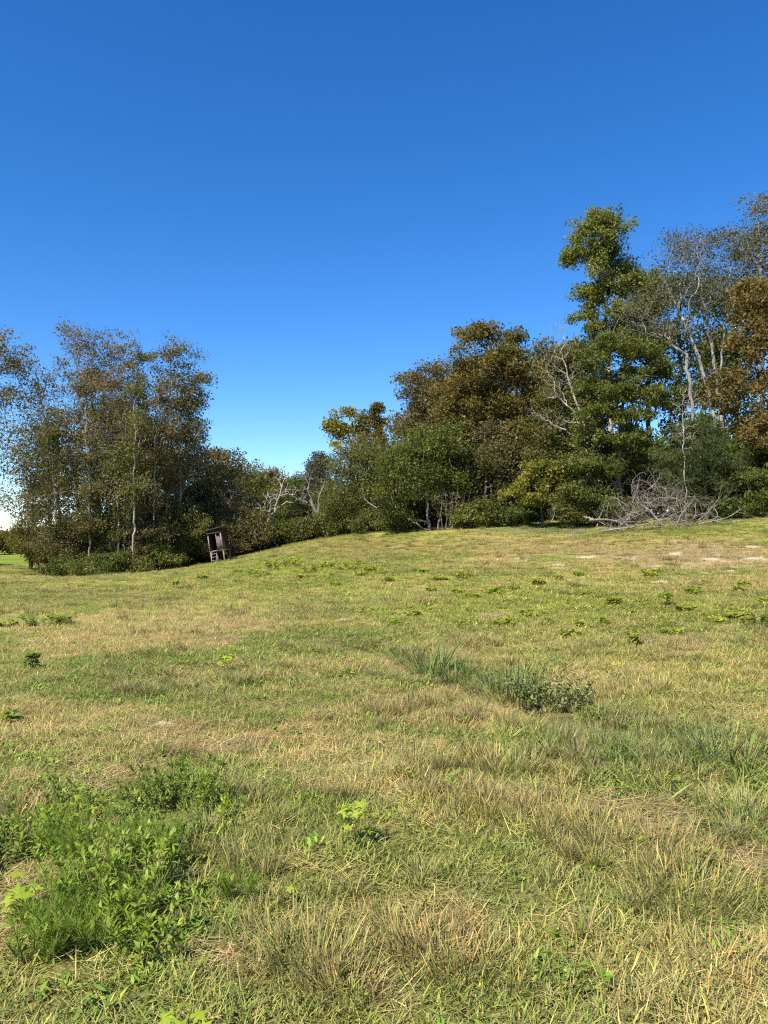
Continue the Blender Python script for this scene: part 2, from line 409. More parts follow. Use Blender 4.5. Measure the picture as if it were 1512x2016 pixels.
def build_tree(name, label, cat, Y, trunks, lobes, mat, bark, r=.16, n=420, per=26, size=.13, spread=.26, bf=.35, tip=.008, seed=0, group=None, keep=1.0, aspect=.6, flat=.7,
               step=.45, wob=.05, all_nodes=False, sides=(7, 5, 3), depth=1.0, parts=('trunk', 'crown'), droop=0.0):
    """trunks: polylines of (px, py[, dY]); lobes: (px, py, rx, ry[, dY]) in photograph pixels at distance Y"""
    rng = RS(seed)
    s = Y / F
    b0 = at(trunks[0][0][0], trunks[0][0][1], Y)
    root = np.array([b0[0], Y, 0]); root[2] = gz(root[0], root[1]) - .03
    seeds = []; spar = []
    for t in trunks:
        pl = []
        for q in t:
            p = at(q[0], q[1], Y); p[1] += q[2] if len(q) > 2 else 0; pl.append(p)
        pl[0][2] = gz(pl[0][0], pl[0][1]) - .08
        if len(pl) > 1 and pl[1][2] < pl[0][2] + .3: pl[1][2] = pl[0][2] + .5
        first = True
        for a, b in zip(pl[:-1], pl[1:]):
            k = max(1, int(np.linalg.norm(b - a) / step))
            for i in range(0 if first else 1, k + 1):
                p = a + (b - a) * i / k
                p = p + rng.normal(size=3) * wob * (0 if (first and i == 0) else 1) * [1, 1, .3]
                seeds.append(p); spar.append(-1 if (first and i == 0) else len(seeds) - 2)
            first = False
    lb = []
    for l in lobes:
        p = at(l[0], l[1], Y); p[1] += l[4] if len(l) > 4 else rng.uniform(-.35, .35) * l[2] * s
        lb.append((*p, l[2] * s, l[2] * s * depth, l[3] * s))
    pts = lobe_points(rng, lb, n)
    gh = height(pts[:, 0], pts[:, 1]); pts[:, 2] = np.maximum(pts[:, 2], gh + .12 + .1 * rng.rand(n))
    P, par = grow(rng, seeds, spar, pts, bf)
    V, Q, P2, par2, rr, tips = wood(P, par, len(seeds), r, tip, rng, sides=sides, leafy=per > 8)
    t = thing(name, label, cat, root, group)
    obj(parts[0], make_mesh(name + '_wood', V - root, Q, smooth_shade=True, mat=bark), t); TRIS[0] += 2 * len(Q)
    if per > 0:
        cand = (rr < tip * 3.2) if all_nodes else (rr < tip * 2.0)
        cand[:len(seeds)] &= tips[:len(seeds)]
        ce = P2[cand]
        # boughs with and without leaves
        ce = ce[rng.rand(len(ce)) < keep]
        V, Q = leaves(rng, ce, per, size, spread, aspect, flat, droop=droop)
        gh = height(V[:, 0], V[:, 1]); V[:, 2] = np.maximum(V[:, 2], gh + .02)
        obj(parts[1], make_mesh(name + '_leaves', V - root, Q, mat=mat), t); TRIS[0] += 2 * len(Q)
    return t
def copy_thing(o, loc, rz=0, scale=1.0, label=None):
    c = o.copy(); C.objects.link(c); c.location = loc; c.rotation_euler = (0, 0, rz); c.scale = (scale if hasattr(scale, '__len__') else (scale,) * 3)
    if label: c['label'] = label
    for ch in list(o.children):
        k = ch.copy(); C.objects.link(k); k.parent = c
    return c

# ------------------------------------------------------------------ the grove by the blind (left of the meadow)
GRV = 'slender trees of the grove beside the blind'
T = build_tree
T('slender_tree', 'sparse tree at the picture\'s left edge with orange-tinged low boughs', 'tree', 53,
  [[(-95, 1130), (-88, 900), (-70, 760), (-50, 660)]], [(-10, 705, 50, 50), (-35, 790, 60, 60), (-5, 850, 55, 40), (0, 935, 60, 45), (-20, 1000, 45, 25), (-110, 800, 80, 120), (-60, 660, 50, 40)],
  DULLRUST, BARK, r=.15, n=609, per=9, size=.15, spread=.28, seed=1, group=GRV)
T('slender_tree', 'thin pale tree leaning outward, rooted in a wide green shrub', 'tree', 55,
  [[(127, 1130), (122, 1050), (110, 960), (92, 850), (72, 740), (58, 680)]], [(30, 715, 38, 45), (55, 770, 45, 50), (95, 850, 60, 60), (75, 930, 55, 50), (110, 985, 60, 45), (112, 745, 26, 50), (20, 700, 25, 30), (60, 1000, 45, 30)],
  DULL, PALE, r=.11, n=696, per=9, size=.14, spread=.25, seed=2, group=GRV)
T('slender_tree', 'tallest tree of the grove, grey limbs fanning into thin reddish twigs', 'tree', 57,
  [[(200, 1125), (198, 1050), (192, 950), (184, 860), (164, 760), (132, 672)]], [(145, 668, 32, 28), (185, 685, 45, 38), (205, 720, 40, 50), (172, 780, 48, 55), (140, 830, 40, 50), (195, 880, 50, 60), (150, 920, 50, 45), (215, 760, 35, 50)],
  DULLRUST, BARK, r=.14, n=812, per=8, size=.13, spread=.24, seed=3, group=GRV)
T('slender_tree', 'straight white-barked trunk in the middle of the grove with a rust-brown top', 'tree', 56,
  [[(240, 1120), (238, 1000), (246, 860), (245, 740), (238, 660)]], [(236, 685, 26, 36), (246, 760, 34, 60), (265, 850, 45, 50), (300, 935, 45, 28), (215, 960, 40, 40), (290, 980, 45, 25), (225, 880, 30, 50)],
  DULLRUST, PALE, r=.11, n=638, per=9, size=.13, spread=.24, seed=4, group=GRV)
T('slender_tree', 'slim twin-trunked tree just left of the white-barked trunk', 'tree', 54.5,
  [[(232, 1128), (234, 1040), (229, 950), (222, 880)], [(236, 1130), (246, 1060), (262, 980)]], [(215, 880, 35, 45), (200, 950, 40, 40), (245, 920, 40, 40), (265, 985, 40, 35), (195, 1010, 40, 30)],
  OLIVE, PALE, r=.08, n=435, per=9, size=.14, spread=.25, seed=5, group=GRV)
T('slender_tree', 'narrow column of leaves clothing one thin trunk in the grove skyline', 'tree', 59,
  [[(272, 1115), (276, 960), (272, 800), (270, 690)]], [(270, 705, 14, 28), (271, 760, 20, 50), (276, 830, 32, 50), (290, 890, 45, 50), (262, 900, 30, 50)],
  DULL, DARKB, r=.12, n=609, per=10, size=.14, spread=.22, seed=6, group=GRV)
T('slender_tree', 'leafy tree at the grove\'s open side, crown reaching toward the sky gap', 'tree', 58,
  [[(335, 1110), (328, 950), (330, 820), (338, 690)], [(342, 1110), (362, 940), (372, 800), (385, 730)]],
  [(340, 690, 30, 26), (318, 715, 22, 30), (368, 705, 26, 26), (398, 745, 26, 22), (335, 770, 36, 45), (372, 800, 30, 45), (345, 850, 45, 50), (385, 850, 20, 50), (350, 930, 50, 50), (375, 770, 30, 30)],
  DULL, BARK, r=.13, n=928, per=10, size=.14, spread=.24, seed=7, group=GRV)
T('slender_tree', 'brown dense tree directly above the blind roof', 'tree', 65,
  [[(398, 1100), (395, 1000), (392, 900)]], [(385, 930, 36, 40), (405, 975, 40, 40), (370, 990, 40, 45), (400, 1030, 45, 28), (430, 1010, 35, 35), (455, 1045, 35, 25)],
  DULL, DARKB, r=.15, n=609, per=9, size=.17, spread=.3, seed=8, group=GRV)
for i, (bx, Y, lob, mt, lab) in enumerate([
        (150, 62, [(150, 850, 55, 60), (140, 940, 60, 55), (165, 1010, 60, 50), (120, 1060, 50, 35)], DULL, 'shaded brown tree filling the grove behind the leaning pale trunk'),
        (225, 63, [(225, 830, 50, 70), (230, 930, 60, 60), (245, 1020, 60, 50), (205, 1060, 50, 35)], DULL, 'shaded tree filling the grove behind the white-barked trunk'),
        (300, 63, [(300, 850, 40, 60), (315, 940, 55, 60), (300, 1020, 60, 45), (330, 1060, 55, 30)], OLIVE, 'shaded olive tree between the leaf column and the grove\'s open side'),
        (60, 63, [(60, 1010, 50, 30), (40, 1050, 45, 25), (90, 1060, 45, 30), (95, 960, 40, 40)], RUST, 'low rusty tree under the boughs at the grove\'s outer edge'),
        (360, 67, [(360, 1000, 50, 50), (345, 1050, 50, 35), (390, 1060, 40, 30), (375, 930, 30, 40)], DULL, 'dark tree in the hollow close beside the blind'),
        (185, 64, [(185, 740, 40, 50), (200, 830, 50, 60), (170, 900, 50, 50), (195, 970, 50, 50)], DULLRUST, 'reddish tree filling the top of the grove behind the tallest one'),
        (95, 65, [(95, 830, 40, 50), (60, 880, 45, 45), (105, 920, 50, 50), (80, 970, 50, 35)], DULL, 'thin brown tree behind the leaning pale trunk\'s crown'),
        (350, 64, [(350, 790, 34, 50), (375, 850, 34, 50), (350, 900, 50, 50), (330, 960, 50, 50)], DULL, 'brown tree filling the grove\'s open side from behind'),
        (410, 68, [(405, 920, 34, 34), (425, 960, 40, 36), (400, 1000, 45, 40)], DULL, 'brown tree stepping down from the grove to the hollow'),
        (255, 65, [(250, 780, 34, 60), (265, 870, 50, 60), (250, 950, 55, 50)], DULLRUST, 'rusty tree behind the leaf column of the grove')]):
    T('grove_tree', lab, 'tree', Y, [[(bx, 1110), (bx + 3, 1000), (bx - 2, lob[0][1])]], lob, mt, DARKB, r=.16, n=440, per=14, size=.15, spread=.3, seed=20 + i, group='shaded trees inside the grove')
for i, (bx, tx, ty, Y, lab) in enumerate([(176, 168, 770, 54, 'thin straight stem left of the tallest grove tree'), (262, 266, 760, 53.5, 'thin straight stem right of the white-barked trunk'), (302, 310, 780, 55, 'thin pale stem below the gap in the grove skyline'), (356, 350, 800, 57, 'thin pale stem at the grove\'s open side'), (108, 100, 860, 54, 'thin stem beside the leaning pale trunk')]):
    T('thin_tree', lab, 'tree', Y, [[(bx, 1130), (bx + 2, 1000), ((bx + tx) / 2, 900), (tx, ty)]], [(tx, ty, 18, 30), (tx + 12, ty + 70, 24, 34), (tx - 10, ty + 130, 22, 34), (bx + 10, ty + 200, 26, 22)], (DULL, OLIVE, DULLRUST)[i % 3], PALE, r=.07, n=240, per=8, size=.14, spread=.22, seed=30 + i, group='thin stems of the grove')
SHG = 'shrubs along the foot of the grove'
for i, (bx, by, Y, lob, mt, lab) in enumerate([
        (130, 1130, 54, [(110, 1050, 36, 30), (150, 1040, 36, 34), (130, 1085, 40, 26)], DULL, 'tall brownish shrub just behind the wide green shrub of the grove'),
        (205, 1130, 55, [(190, 1040, 34, 34), (225, 1050, 34, 30), (205, 1090, 40, 24)], OLIVE, 'tall olive shrub around the foot of the tallest grove tree'),
        (285, 1125, 55, [(270, 1035, 34, 34), (305, 1045, 36, 30), (285, 1085, 40, 24)], DULL, 'tall brown shrub between the leaf column and the white-barked trunk'),
        (350, 1120, 57, [(335, 1035, 34, 34), (370, 1040, 32, 34), (350, 1080, 40, 26)], OLIVE, 'tall olive shrub at the grove\'s open side left of the blind'),
        (150, 1145, 50, [(120, 1118, 28, 16), (155, 1122, 36, 18), (185, 1125, 26, 18)], GREEN, 'wide green shrub around the foot of the leaning pale trunk'),
        (200, 1143, 51, [(203, 1125, 22, 20), (215, 1105, 26, 18)], DEEP, 'dark round shrub right of the wide green shrub under the grove'),
        (262, 1140, 52, [(245, 1122, 22, 12), (275, 1120, 30, 14)], OLIVE, 'low shrub with brownish tips below the white-barked trunk'),
        (320, 1125, 55, [(310, 1085, 24, 20), (335, 1100, 28, 16), (300, 1108, 24, 14)], YELGREEN, 'yellow-green shrub in the sun under the grove'),
        (372, 1118, 60, [(365, 1080, 26, 24), (385, 1095, 20, 18), (350, 1095, 20, 16)], DEEP, 'dark shrub touching the near side of the blind'),
        (75, 1118, 61, [(60, 1080, 36, 20), (95, 1088, 28, 20)], RUST, 'rusty low shrub at the grove\'s outer corner'),
        (250, 1120, 57, [(245, 1075, 35, 26), (205, 1075, 30, 24), (280, 1085, 30, 22)], DULL, 'brown tangle of shrub behind the thin trunks of the grove'),
        (160, 1120, 57, [(150, 1075, 35, 26), (110, 1080, 30, 20)], DULL, 'brown shrub behind the wide green shrub of the grove')]):
    T('shrub', lab, 'shrub', Y, [[(bx, by), (bx, by - 18)]], lob, mt, DARKB, r=.05, n=290, per=16, size=.12, spread=.2, seed=40 + i, group=SHG, step=.3, parts=('stem', 'foliage'))

# ------------------------------------------------------------------ the hollow between the grove and the wood
MID = 'trees of the hollow behind the meadow'
for i, (bx, Y, lob, mt, bk, per, lab) in enumerate([
        (437, 72, [(432, 890, 26, 18), (448, 925, 34, 30), (425, 950, 36, 36), (455, 975, 36, 30)], DULL, BARK, 12, 'brown thin-topped tree rising right behind the blind\'s grove'),
        (482, 84, [(470, 945, 30, 22), (500, 955, 36, 26), (485, 990, 44, 34)], OLIVE, BARK, 18, 'rounded olive tree at the low end of the hollow skyline'),
        (530, 92, [(515, 940, 34, 18), (548, 948, 30, 20), (530, 980, 48, 34)], RUST, BARK, 18, 'reddish-green rounded tree in the middle of the hollow skyline'),
        (575, 96, [(570, 962, 32, 20), (592, 970, 26, 22), (578, 1000, 40, 30)], OLIVE, BARK, 18, 'olive tree at the lowest dip of the hollow skyline'),
        (628, 88, [(632, 912, 24, 16), (622, 938, 32, 24), (640, 965, 40, 36)], GREY, BARK, 18, 'grey-green tree behind the forked dead tree'),
        (455, 66, [(450, 1010, 36, 28), (470, 1040, 36, 24)], DULL, DARKB, 18, 'brown bush-like tree just right of the blind roof')]):
    T('hollow_tree', lab, 'tree', Y, [[(bx, 1060), (bx, 1000), (bx - 4, lob[0][1] + 10)]], lob, mt, bk, r=.15, n=420, per=per, size=.2, spread=.36, seed=60 + i, group=MID)
T('bare_tree', 'leafless red-twigged small tree right of the blind', 'tree', 64, [[(462, 1080), (460, 1030), (452, 985)]],
  [(450, 985, 26, 35), (478, 1000, 26, 35), (435, 1000, 20, 30), (480, 1040, 20, 20)], DULL, TWIGRED, r=.08, n=420, per=0, tip=.012, seed=71)
T('bare_tree', 'pale dead tree with a zigzag trunk at the bottom of the hollow', 'tree', 62, [[(540, 1082), (534, 1056), (528, 1030), (540, 1005), (553, 975), (558, 945)]],
  [(560, 945, 20, 18), (540, 985, 25, 22), (575, 975, 22, 20), (520, 1000, 16, 18), (590, 950, 14, 14)], DULL, PALE, r=.12, n=170, per=0, tip=.02, seed=72)
T('bare_tree', 'dead tree with two forked limbs against the low skyline', 'tree', 63, [[(630, 1058), (628, 1025), (618, 995), (606, 965), (612, 930)], [(629, 1055), (628, 1022), (626, 985), (638, 950), (644, 932)]],
  [(606, 945, 18, 20), (640, 940, 14, 18), (600, 985, 18, 16), (640, 985, 18, 18), (590, 965, 15, 10)], DULL, BARK, r=.15, n=150, per=0, tip=.022, seed=73)
T('cedar_tree', 'small dark cone-shaped cedar between the two dead trees', 'tree', 66, [[(584, 1070), (584, 1020), (585, 960)]],
  [(585, 970, 6, 14), (585, 995, 13, 18), (585, 1022, 20, 20), (584, 1045, 22, 16)], CEDAR, DARKB, r=.09, n=300, per=18, size=.15, spread=.2, seed=74, aspect=.35)
for i, (bx, by, Y, lob, mt, lab) in enumerate([
        (505, 1088, 62, [(500, 1055, 26, 24), (478, 1062, 24, 22), (520, 1065, 22, 18)], DULL, 'brownish shrub right of the blind at the meadow edge'),
        (560, 1075, 62, [(555, 1045, 26, 24), (580, 1050, 20, 18)], DEEP, 'green shrub at the foot of the zigzag dead tree'),
        (612, 1066, 61, [(605, 1040, 26, 22), (630, 1045, 20, 16)], OLIVE, 'olive shrub at the foot of the forked dead tree'),
        (655, 1062, 60, [(650, 1025, 28, 28), (670, 1035, 22, 22)], OLIVE, 'dull shrub where the meadow edge starts to climb'),
        (485, 1075, 68, [(470, 1020, 36, 34), (505, 1025, 34, 30)], DULL, 'large dim shrub behind the red-twigged tree'),
        (545, 1075, 72, [(535, 1010, 40, 34), (560, 1000, 30, 34)], OLIVE, 'large olive shrub behind the zigzag dead tree'),
        (605, 1065, 72, [(600, 1000, 40, 36), (640, 1005, 30, 34)], DULL, 'large brown shrub behind the forked dead tree')]):
    T('shrub', lab, 'shrub', Y, [[(bx, by), (bx, by - 20)]], lob, mt, DARKB, r=.06, n=240, per=16, size=.15, spread=.26, seed=80 + i, group='shrubs in the hollow', step=.3, parts=('stem', 'foliage'))
T('yellow_tree', 'yellow-leaved tree top standing above the wood\'s low end', 'tree', 76, [[(692, 1010), (692, 920), (688, 860), (684, 820)]],
  [(662, 818, 17, 14), (688, 815, 16, 12), (650, 838, 10, 8), (636, 872, 14, 9), (672, 848, 24, 18), (706, 848, 20, 22), (690, 880, 36, 24)], YELLOW, PALE, r=.16, n=200, per=14, size=.26, spread=.34, seed=90)
T('vine_column_tree', 'vine-wrapped snag like a leafy post above the wood\'s low end', 'tree', 74, [[(746, 1010), (746, 900), (745, 796)]],
  [(745, 802, 9, 8), (745, 815, 9, 14), (746, 832, 9, 18), (745, 855, 10, 22), (748, 890, 16, 26)], RUST, DARKB, r=.16, n=260, per=18, size=.18, spread=.22, seed=91)
T('bare_tree', 'thin twiggy treetop between the yellow tree and the leafy post', 'tree', 75, [[(722, 1010), (722, 900), (716, 810)]],
  [(718, 820, 10, 18), (728, 850, 14, 20), (715, 870, 18, 16)], DULLRUST, BARK, r=.1, n=120, per=5, size=.2, spread=.3, seed=92)

# ------------------------------------------------------------------ the wood along the rise (right)
RG = 'trees at the front of the wood'
T('olive_tree_mass', 'small-leaved olive tree at the low front corner of the wood', 'tree', 57, [[(708, 1052), (706, 1000), (712, 930)], [(716, 1052), (735, 990), (740, 920)]],
  [(718, 890, 38, 26), (745, 905, 32, 30), (690, 925, 40, 38), (725, 950, 48, 40), (690, 985, 44, 40), (735, 1000, 46, 36), (665, 1005, 24, 30)], OLIVE, BARK, r=.13, n=900, per=17, size=.12, spread=.26, seed=100, group=RG)
T('broad_green_tree', 'broad green tree hung to the ground with leaves beside the grey stems', 'tree', 51, [[(845, 1042), (840, 980), (830, 910)], [(862, 1040), (872, 980), (880, 900)], [(890, 1040), (900, 990), (905, 930)]],
  [(790, 890, 40, 34), (835, 875, 48, 36), (885, 890, 42, 40), (915, 925, 30, 45), (775, 945, 42, 45), (825, 935, 55, 42), (880, 945, 45, 32), (790, 1000, 40, 32), (915, 985, 25, 35)], GREEN, BARK, r=.13, n=1100, per=17, size=.14, spread=.25, seed=101, group=RG)
T('rust_tree', 'dull purple-brown crown behind the broad green tree, first high crown of the wood', 'tree', 59, [[(848, 1030), (845, 900), (845, 740)]],
  [(825, 745, 30, 26), (855, 730, 30, 22), (808, 775, 18, 18), (865, 770, 36, 36), (825, 805, 32, 36), (880, 800, 30, 34), (800, 850, 22, 26), (850, 850, 44, 34)], DULLRUST, BARK, r=.17, n=700, per=15, size=.15, spread=.3, seed=102, group=RG)
T('oak_tree', 'big rust and green oak with a squarish top, tallest in the wood\'s middle', 'tree', 52, [[(985, 1035), (985, 960), (978, 880), (970, 800), (960, 700)], [(986, 900), (1010, 840), (1030, 760)]],
  [(925, 655, 26, 26), (960, 648, 32, 24), (1000, 672, 26, 26), (1025, 670, 13, 18), (935, 700, 36, 30), (985, 715, 42, 28), (915, 740, 36, 34), (960, 760, 46, 34), (1020, 730, 30, 30), (895, 775, 34, 30), (935, 805, 45, 30), (990, 800, 42, 26), (1035, 765, 28, 30), (1030, 810, 32, 24), (885, 815, 34, 26), (930, 850, 40, 24), (1000, 845, 44, 22), (1045, 850, 30, 22), (960, 890, 40, 22)],
  RUST, DARKB, r=.2, n=1500, per=17, size=.16, spread=.26, seed=103, group=RG)
T('rust_tree', 'brown-green crown tucked behind the bare pale branches beside the oak', 'tree', 57, [[(1075, 1030), (1072, 850), (1070, 700)]],
  [(1068, 705, 32, 26), (1095, 725, 32, 34), (1060, 750, 38, 34), (1095, 790, 44, 40), (1060, 830, 44, 40), (1110, 850, 40, 40), (1120, 700, 26, 22)], RUST, BARK, r=.17, n=760, per=16, size=.15, spread=.3, seed=104, group=RG)
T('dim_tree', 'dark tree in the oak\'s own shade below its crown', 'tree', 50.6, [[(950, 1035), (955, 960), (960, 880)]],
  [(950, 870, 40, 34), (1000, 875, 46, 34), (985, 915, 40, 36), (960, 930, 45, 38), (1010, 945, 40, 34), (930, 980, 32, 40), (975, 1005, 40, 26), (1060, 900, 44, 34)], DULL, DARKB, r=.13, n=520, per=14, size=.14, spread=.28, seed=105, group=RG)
T('olive_tree', 'olive tree filling the wood between the oak and the layered green tree', 'tree', 50, [[(1105, 1035), (1105, 940), (1100, 840)]],
  [(1090, 800, 36, 34), (1120, 830, 34, 34), (1065, 850, 36, 30), (1105, 880, 44, 34), (1060, 890, 34, 26), (1125, 930, 36, 36), (1085, 900, 40, 30)], OLIVE, DARKB, r=.12, n=620, per=16, size=.14, spread=.26, seed=120, group=RG)
T('yellow_shrub_tree', 'small yellow-green tree glowing in front of the oak\'s shade', 'tree', 47, [[(1068, 1035), (1066, 1000), (1070, 960), (1075, 935)]],
  [(1060, 918, 28, 12), (1090, 925, 24, 16), (1040, 942, 22, 15), (1010, 968, 24, 10), (1068, 950, 30, 14), (1100, 955, 20, 20), (1050, 982, 34, 9)], YELLOW, DARKB, r=.08, n=420, per=14, size=.16, spread=.2, seed=106, group=RG)
T('bare_tree', 'bleached leafless tree with fanning branches beside the oak', 'tree', 47.5, [[(1168, 1030), (1165, 930), (1145, 820), (1118, 740), (1104, 690)], [(1165, 930), (1150, 850), (1120, 800), (1090, 770)]],
  [(1100, 680, 28, 34), (1075, 720, 24, 34), (1125, 740, 34, 36), (1075, 765, 28, 24), (1100, 640, 20, 16), (1060, 810, 30, 18), (1095, 830, 30, 20)], DULL, PALE, r=.07, n=800, per=0, tip=.007, seed=107)
T('tall_tree', 'tall yellow-green tree towering above the whole wood', 'tree', 55, [[(1205, 1030), (1202, 850), (1198, 680), (1190, 540), (1196, 430)]],
  [(1198, 425, 26, 20), (1150, 452, 34, 24), (1185, 455, 40, 28), (1140, 485, 26, 20), (1195, 490, 44, 30), (1246, 430, 11, 12), (1230, 450, 14, 14), (1106, 510, 20, 9), (1130, 512, 18, 12), (1175, 525, 38, 26), (1226, 535, 30, 30), (1160, 570, 28, 22), (1200, 575, 42, 28), (1155, 608, 26, 18), (1215, 620, 36, 26), (1165, 640, 30, 18), (1240, 575, 20, 26), (1205, 665, 46, 26)],
  YELGREEN, PALE, r=.18, n=1000, per=20, size=.16, spread=.24, seed=108, group=RG)
T('layered_green_tree', 'large deep green tree in layered sprays at the front of the wood', 'tree', 45.5, [[(1222, 1032), (1218, 920), (1228, 800), (1232, 700)]],
  [(1215, 680, 52, 18), (1260, 690, 40, 18), (1180, 710, 40, 20), (1235, 730, 56, 20), (1290, 735, 34, 18), (1165, 755, 36, 20), (1210, 775, 60, 20), (1275, 785, 44, 20), (1165, 810, 40, 22), (1235, 820, 62, 20), (1295, 800, 26, 16), (1160, 860, 40, 24), (1215, 870, 50, 20), (1270, 860, 34, 18), (1150, 915, 40, 28), (1190, 925, 46, 24), (1145, 970, 38, 30), (1190, 980, 40, 26), (1250, 900, 30, 20)],
  GREEN, DARKB, r=.2, n=1700, per=16, size=.13, spread=.2, flat=.45, seed=109, group=RG)
T('bare_tree', 'grey leaning tree with a bright bare trunk, mostly twigs, behind the cedar', 'tree', 50, [[(1425, 1030), (1412, 850), (1385, 735), (1358, 660), (1325, 590), (1300, 530)], [(1385, 740), (1350, 700), (1310, 670), (1270, 655)]],
  [(1300, 560, 40, 45), (1330, 510, 44, 44), (1290, 630, 44, 36), (1260, 650, 40, 30), (1360, 560, 44, 50), (1250, 600, 30, 30), (1330, 650, 40, 30)], GREY, BARK2, r=.115, n=1250, per=2, size=.12, spread=.3, tip=.0055, seed=110)
T('bare_tree', 'second grey bare trunk, upright, with thin dark-leaved twigs on the skyline', 'tree', 51, [[(1440, 1030), (1418, 800), (1402, 690), (1384, 590), (1372, 500)], [(1402, 690), (1425, 640), (1450, 590)]],
  [(1375, 490, 48, 34), (1430, 530, 44, 44), (1340, 475, 36, 24), (1450, 480, 36, 34), (1400, 580, 50, 40), (1460, 560, 30, 40), (1410, 470, 36, 20)], GREY, BARK2, r=.11, n=1250, per=3, size=.12, spread=.3, tip=.0055, seed=111)
T('sparse_tree', 'sparse dark-leaved treetop reaching highest at the picture\'s right edge', 'tree', 58, [[(1505, 1020), (1500, 700), (1495, 500), (1492, 400)]],
  [(1490, 405, 20, 26), (1500, 450, 34, 36), (1465, 480, 30, 26), (1500, 510, 40, 30), (1545, 430, 50, 60), (1450, 510, 24, 20)], DULL, BARK, r=.2, n=520, per=8, size=.15, spread=.3, seed=112, group=RG)
T('bronze_oak', 'bronze-leaved oak cut by the picture\'s right edge', 'tree', 43.5, [[(1545, 1018), (1535, 850), (1520, 700), (1515, 580)]],
  [(1490, 565, 30, 24), (1515, 600, 40, 40), (1470, 610, 30, 30), (1500, 660, 40, 40), (1440, 680, 34, 22), (1480, 715, 40, 30), (1420, 755, 36, 26), (1465, 770, 40, 26), (1410, 790, 30, 16), (1500, 820, 36, 32), (1470, 850, 34, 22), (1500, 880, 30, 16), (1560, 720, 50, 140), (1580, 600, 60, 80)],
  BRONZE, DARKB, r=.26, n=1100, per=17, size=.15, spread=.24, seed=113, group=RG)
T('cedar_tree', 'feathery dark cedar directly behind the brush pile', 'tree', 44, [[(1392, 1028), (1390, 950), (1385, 850)], [(1340, 1030), (1345, 960), (1350, 900)], [(1450, 1028), (1450, 960), (1445, 900)]],
  [(1375, 850, 38, 26), (1420, 880, 40, 28), (1345, 890, 44, 26), (1385, 915, 50, 26), (1450, 920, 40, 30), (1340, 940, 50, 26), (1410, 960, 56, 28), (1470, 965, 36, 30), (1335, 985, 50, 24), (1310, 920, 26, 26), (1420, 1000, 60, 18)],
  CEDAR, DARKB, r=.14, n=1000, per=20, size=.15, spread=.2, aspect=.22, seed=114, flat=.5, group=RG, droop=.3)
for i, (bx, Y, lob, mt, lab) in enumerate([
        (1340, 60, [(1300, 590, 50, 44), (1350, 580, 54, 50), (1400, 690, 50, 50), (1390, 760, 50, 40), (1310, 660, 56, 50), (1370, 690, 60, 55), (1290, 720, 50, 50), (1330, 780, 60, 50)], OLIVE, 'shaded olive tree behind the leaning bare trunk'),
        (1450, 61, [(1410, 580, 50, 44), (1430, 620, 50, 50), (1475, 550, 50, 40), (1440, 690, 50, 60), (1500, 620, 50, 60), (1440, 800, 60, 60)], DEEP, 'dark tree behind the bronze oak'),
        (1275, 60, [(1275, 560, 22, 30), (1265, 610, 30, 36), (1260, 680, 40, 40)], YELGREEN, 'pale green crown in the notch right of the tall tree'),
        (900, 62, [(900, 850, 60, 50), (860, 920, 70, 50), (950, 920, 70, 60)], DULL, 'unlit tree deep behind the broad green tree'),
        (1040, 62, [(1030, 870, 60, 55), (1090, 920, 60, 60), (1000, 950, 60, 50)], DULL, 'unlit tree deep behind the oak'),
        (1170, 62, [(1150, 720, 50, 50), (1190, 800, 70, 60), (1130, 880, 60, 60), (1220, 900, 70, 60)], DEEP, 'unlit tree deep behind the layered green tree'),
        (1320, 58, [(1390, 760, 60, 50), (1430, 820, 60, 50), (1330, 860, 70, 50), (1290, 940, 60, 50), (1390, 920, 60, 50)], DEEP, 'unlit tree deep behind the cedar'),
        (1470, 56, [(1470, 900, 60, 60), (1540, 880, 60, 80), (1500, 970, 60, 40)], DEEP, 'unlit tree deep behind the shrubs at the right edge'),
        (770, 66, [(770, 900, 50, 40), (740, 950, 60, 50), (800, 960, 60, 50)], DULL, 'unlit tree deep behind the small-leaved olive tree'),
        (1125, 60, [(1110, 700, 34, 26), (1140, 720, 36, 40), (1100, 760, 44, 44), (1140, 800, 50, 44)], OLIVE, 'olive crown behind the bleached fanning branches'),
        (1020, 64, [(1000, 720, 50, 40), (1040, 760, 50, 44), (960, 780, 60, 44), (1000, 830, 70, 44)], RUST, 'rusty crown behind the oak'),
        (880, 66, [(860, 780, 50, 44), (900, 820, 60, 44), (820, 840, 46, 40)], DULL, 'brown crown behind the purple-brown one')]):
    T('inner_tree', lab, 'tree', Y, [[(bx, 1030), (bx + 3, 930), (bx - 2, lob[0][1])]], lob, mt, DARKB, r=.18, n=460, per=18, size=.21, spread=.4, seed=130 + i, group='trees deeper in the wood')
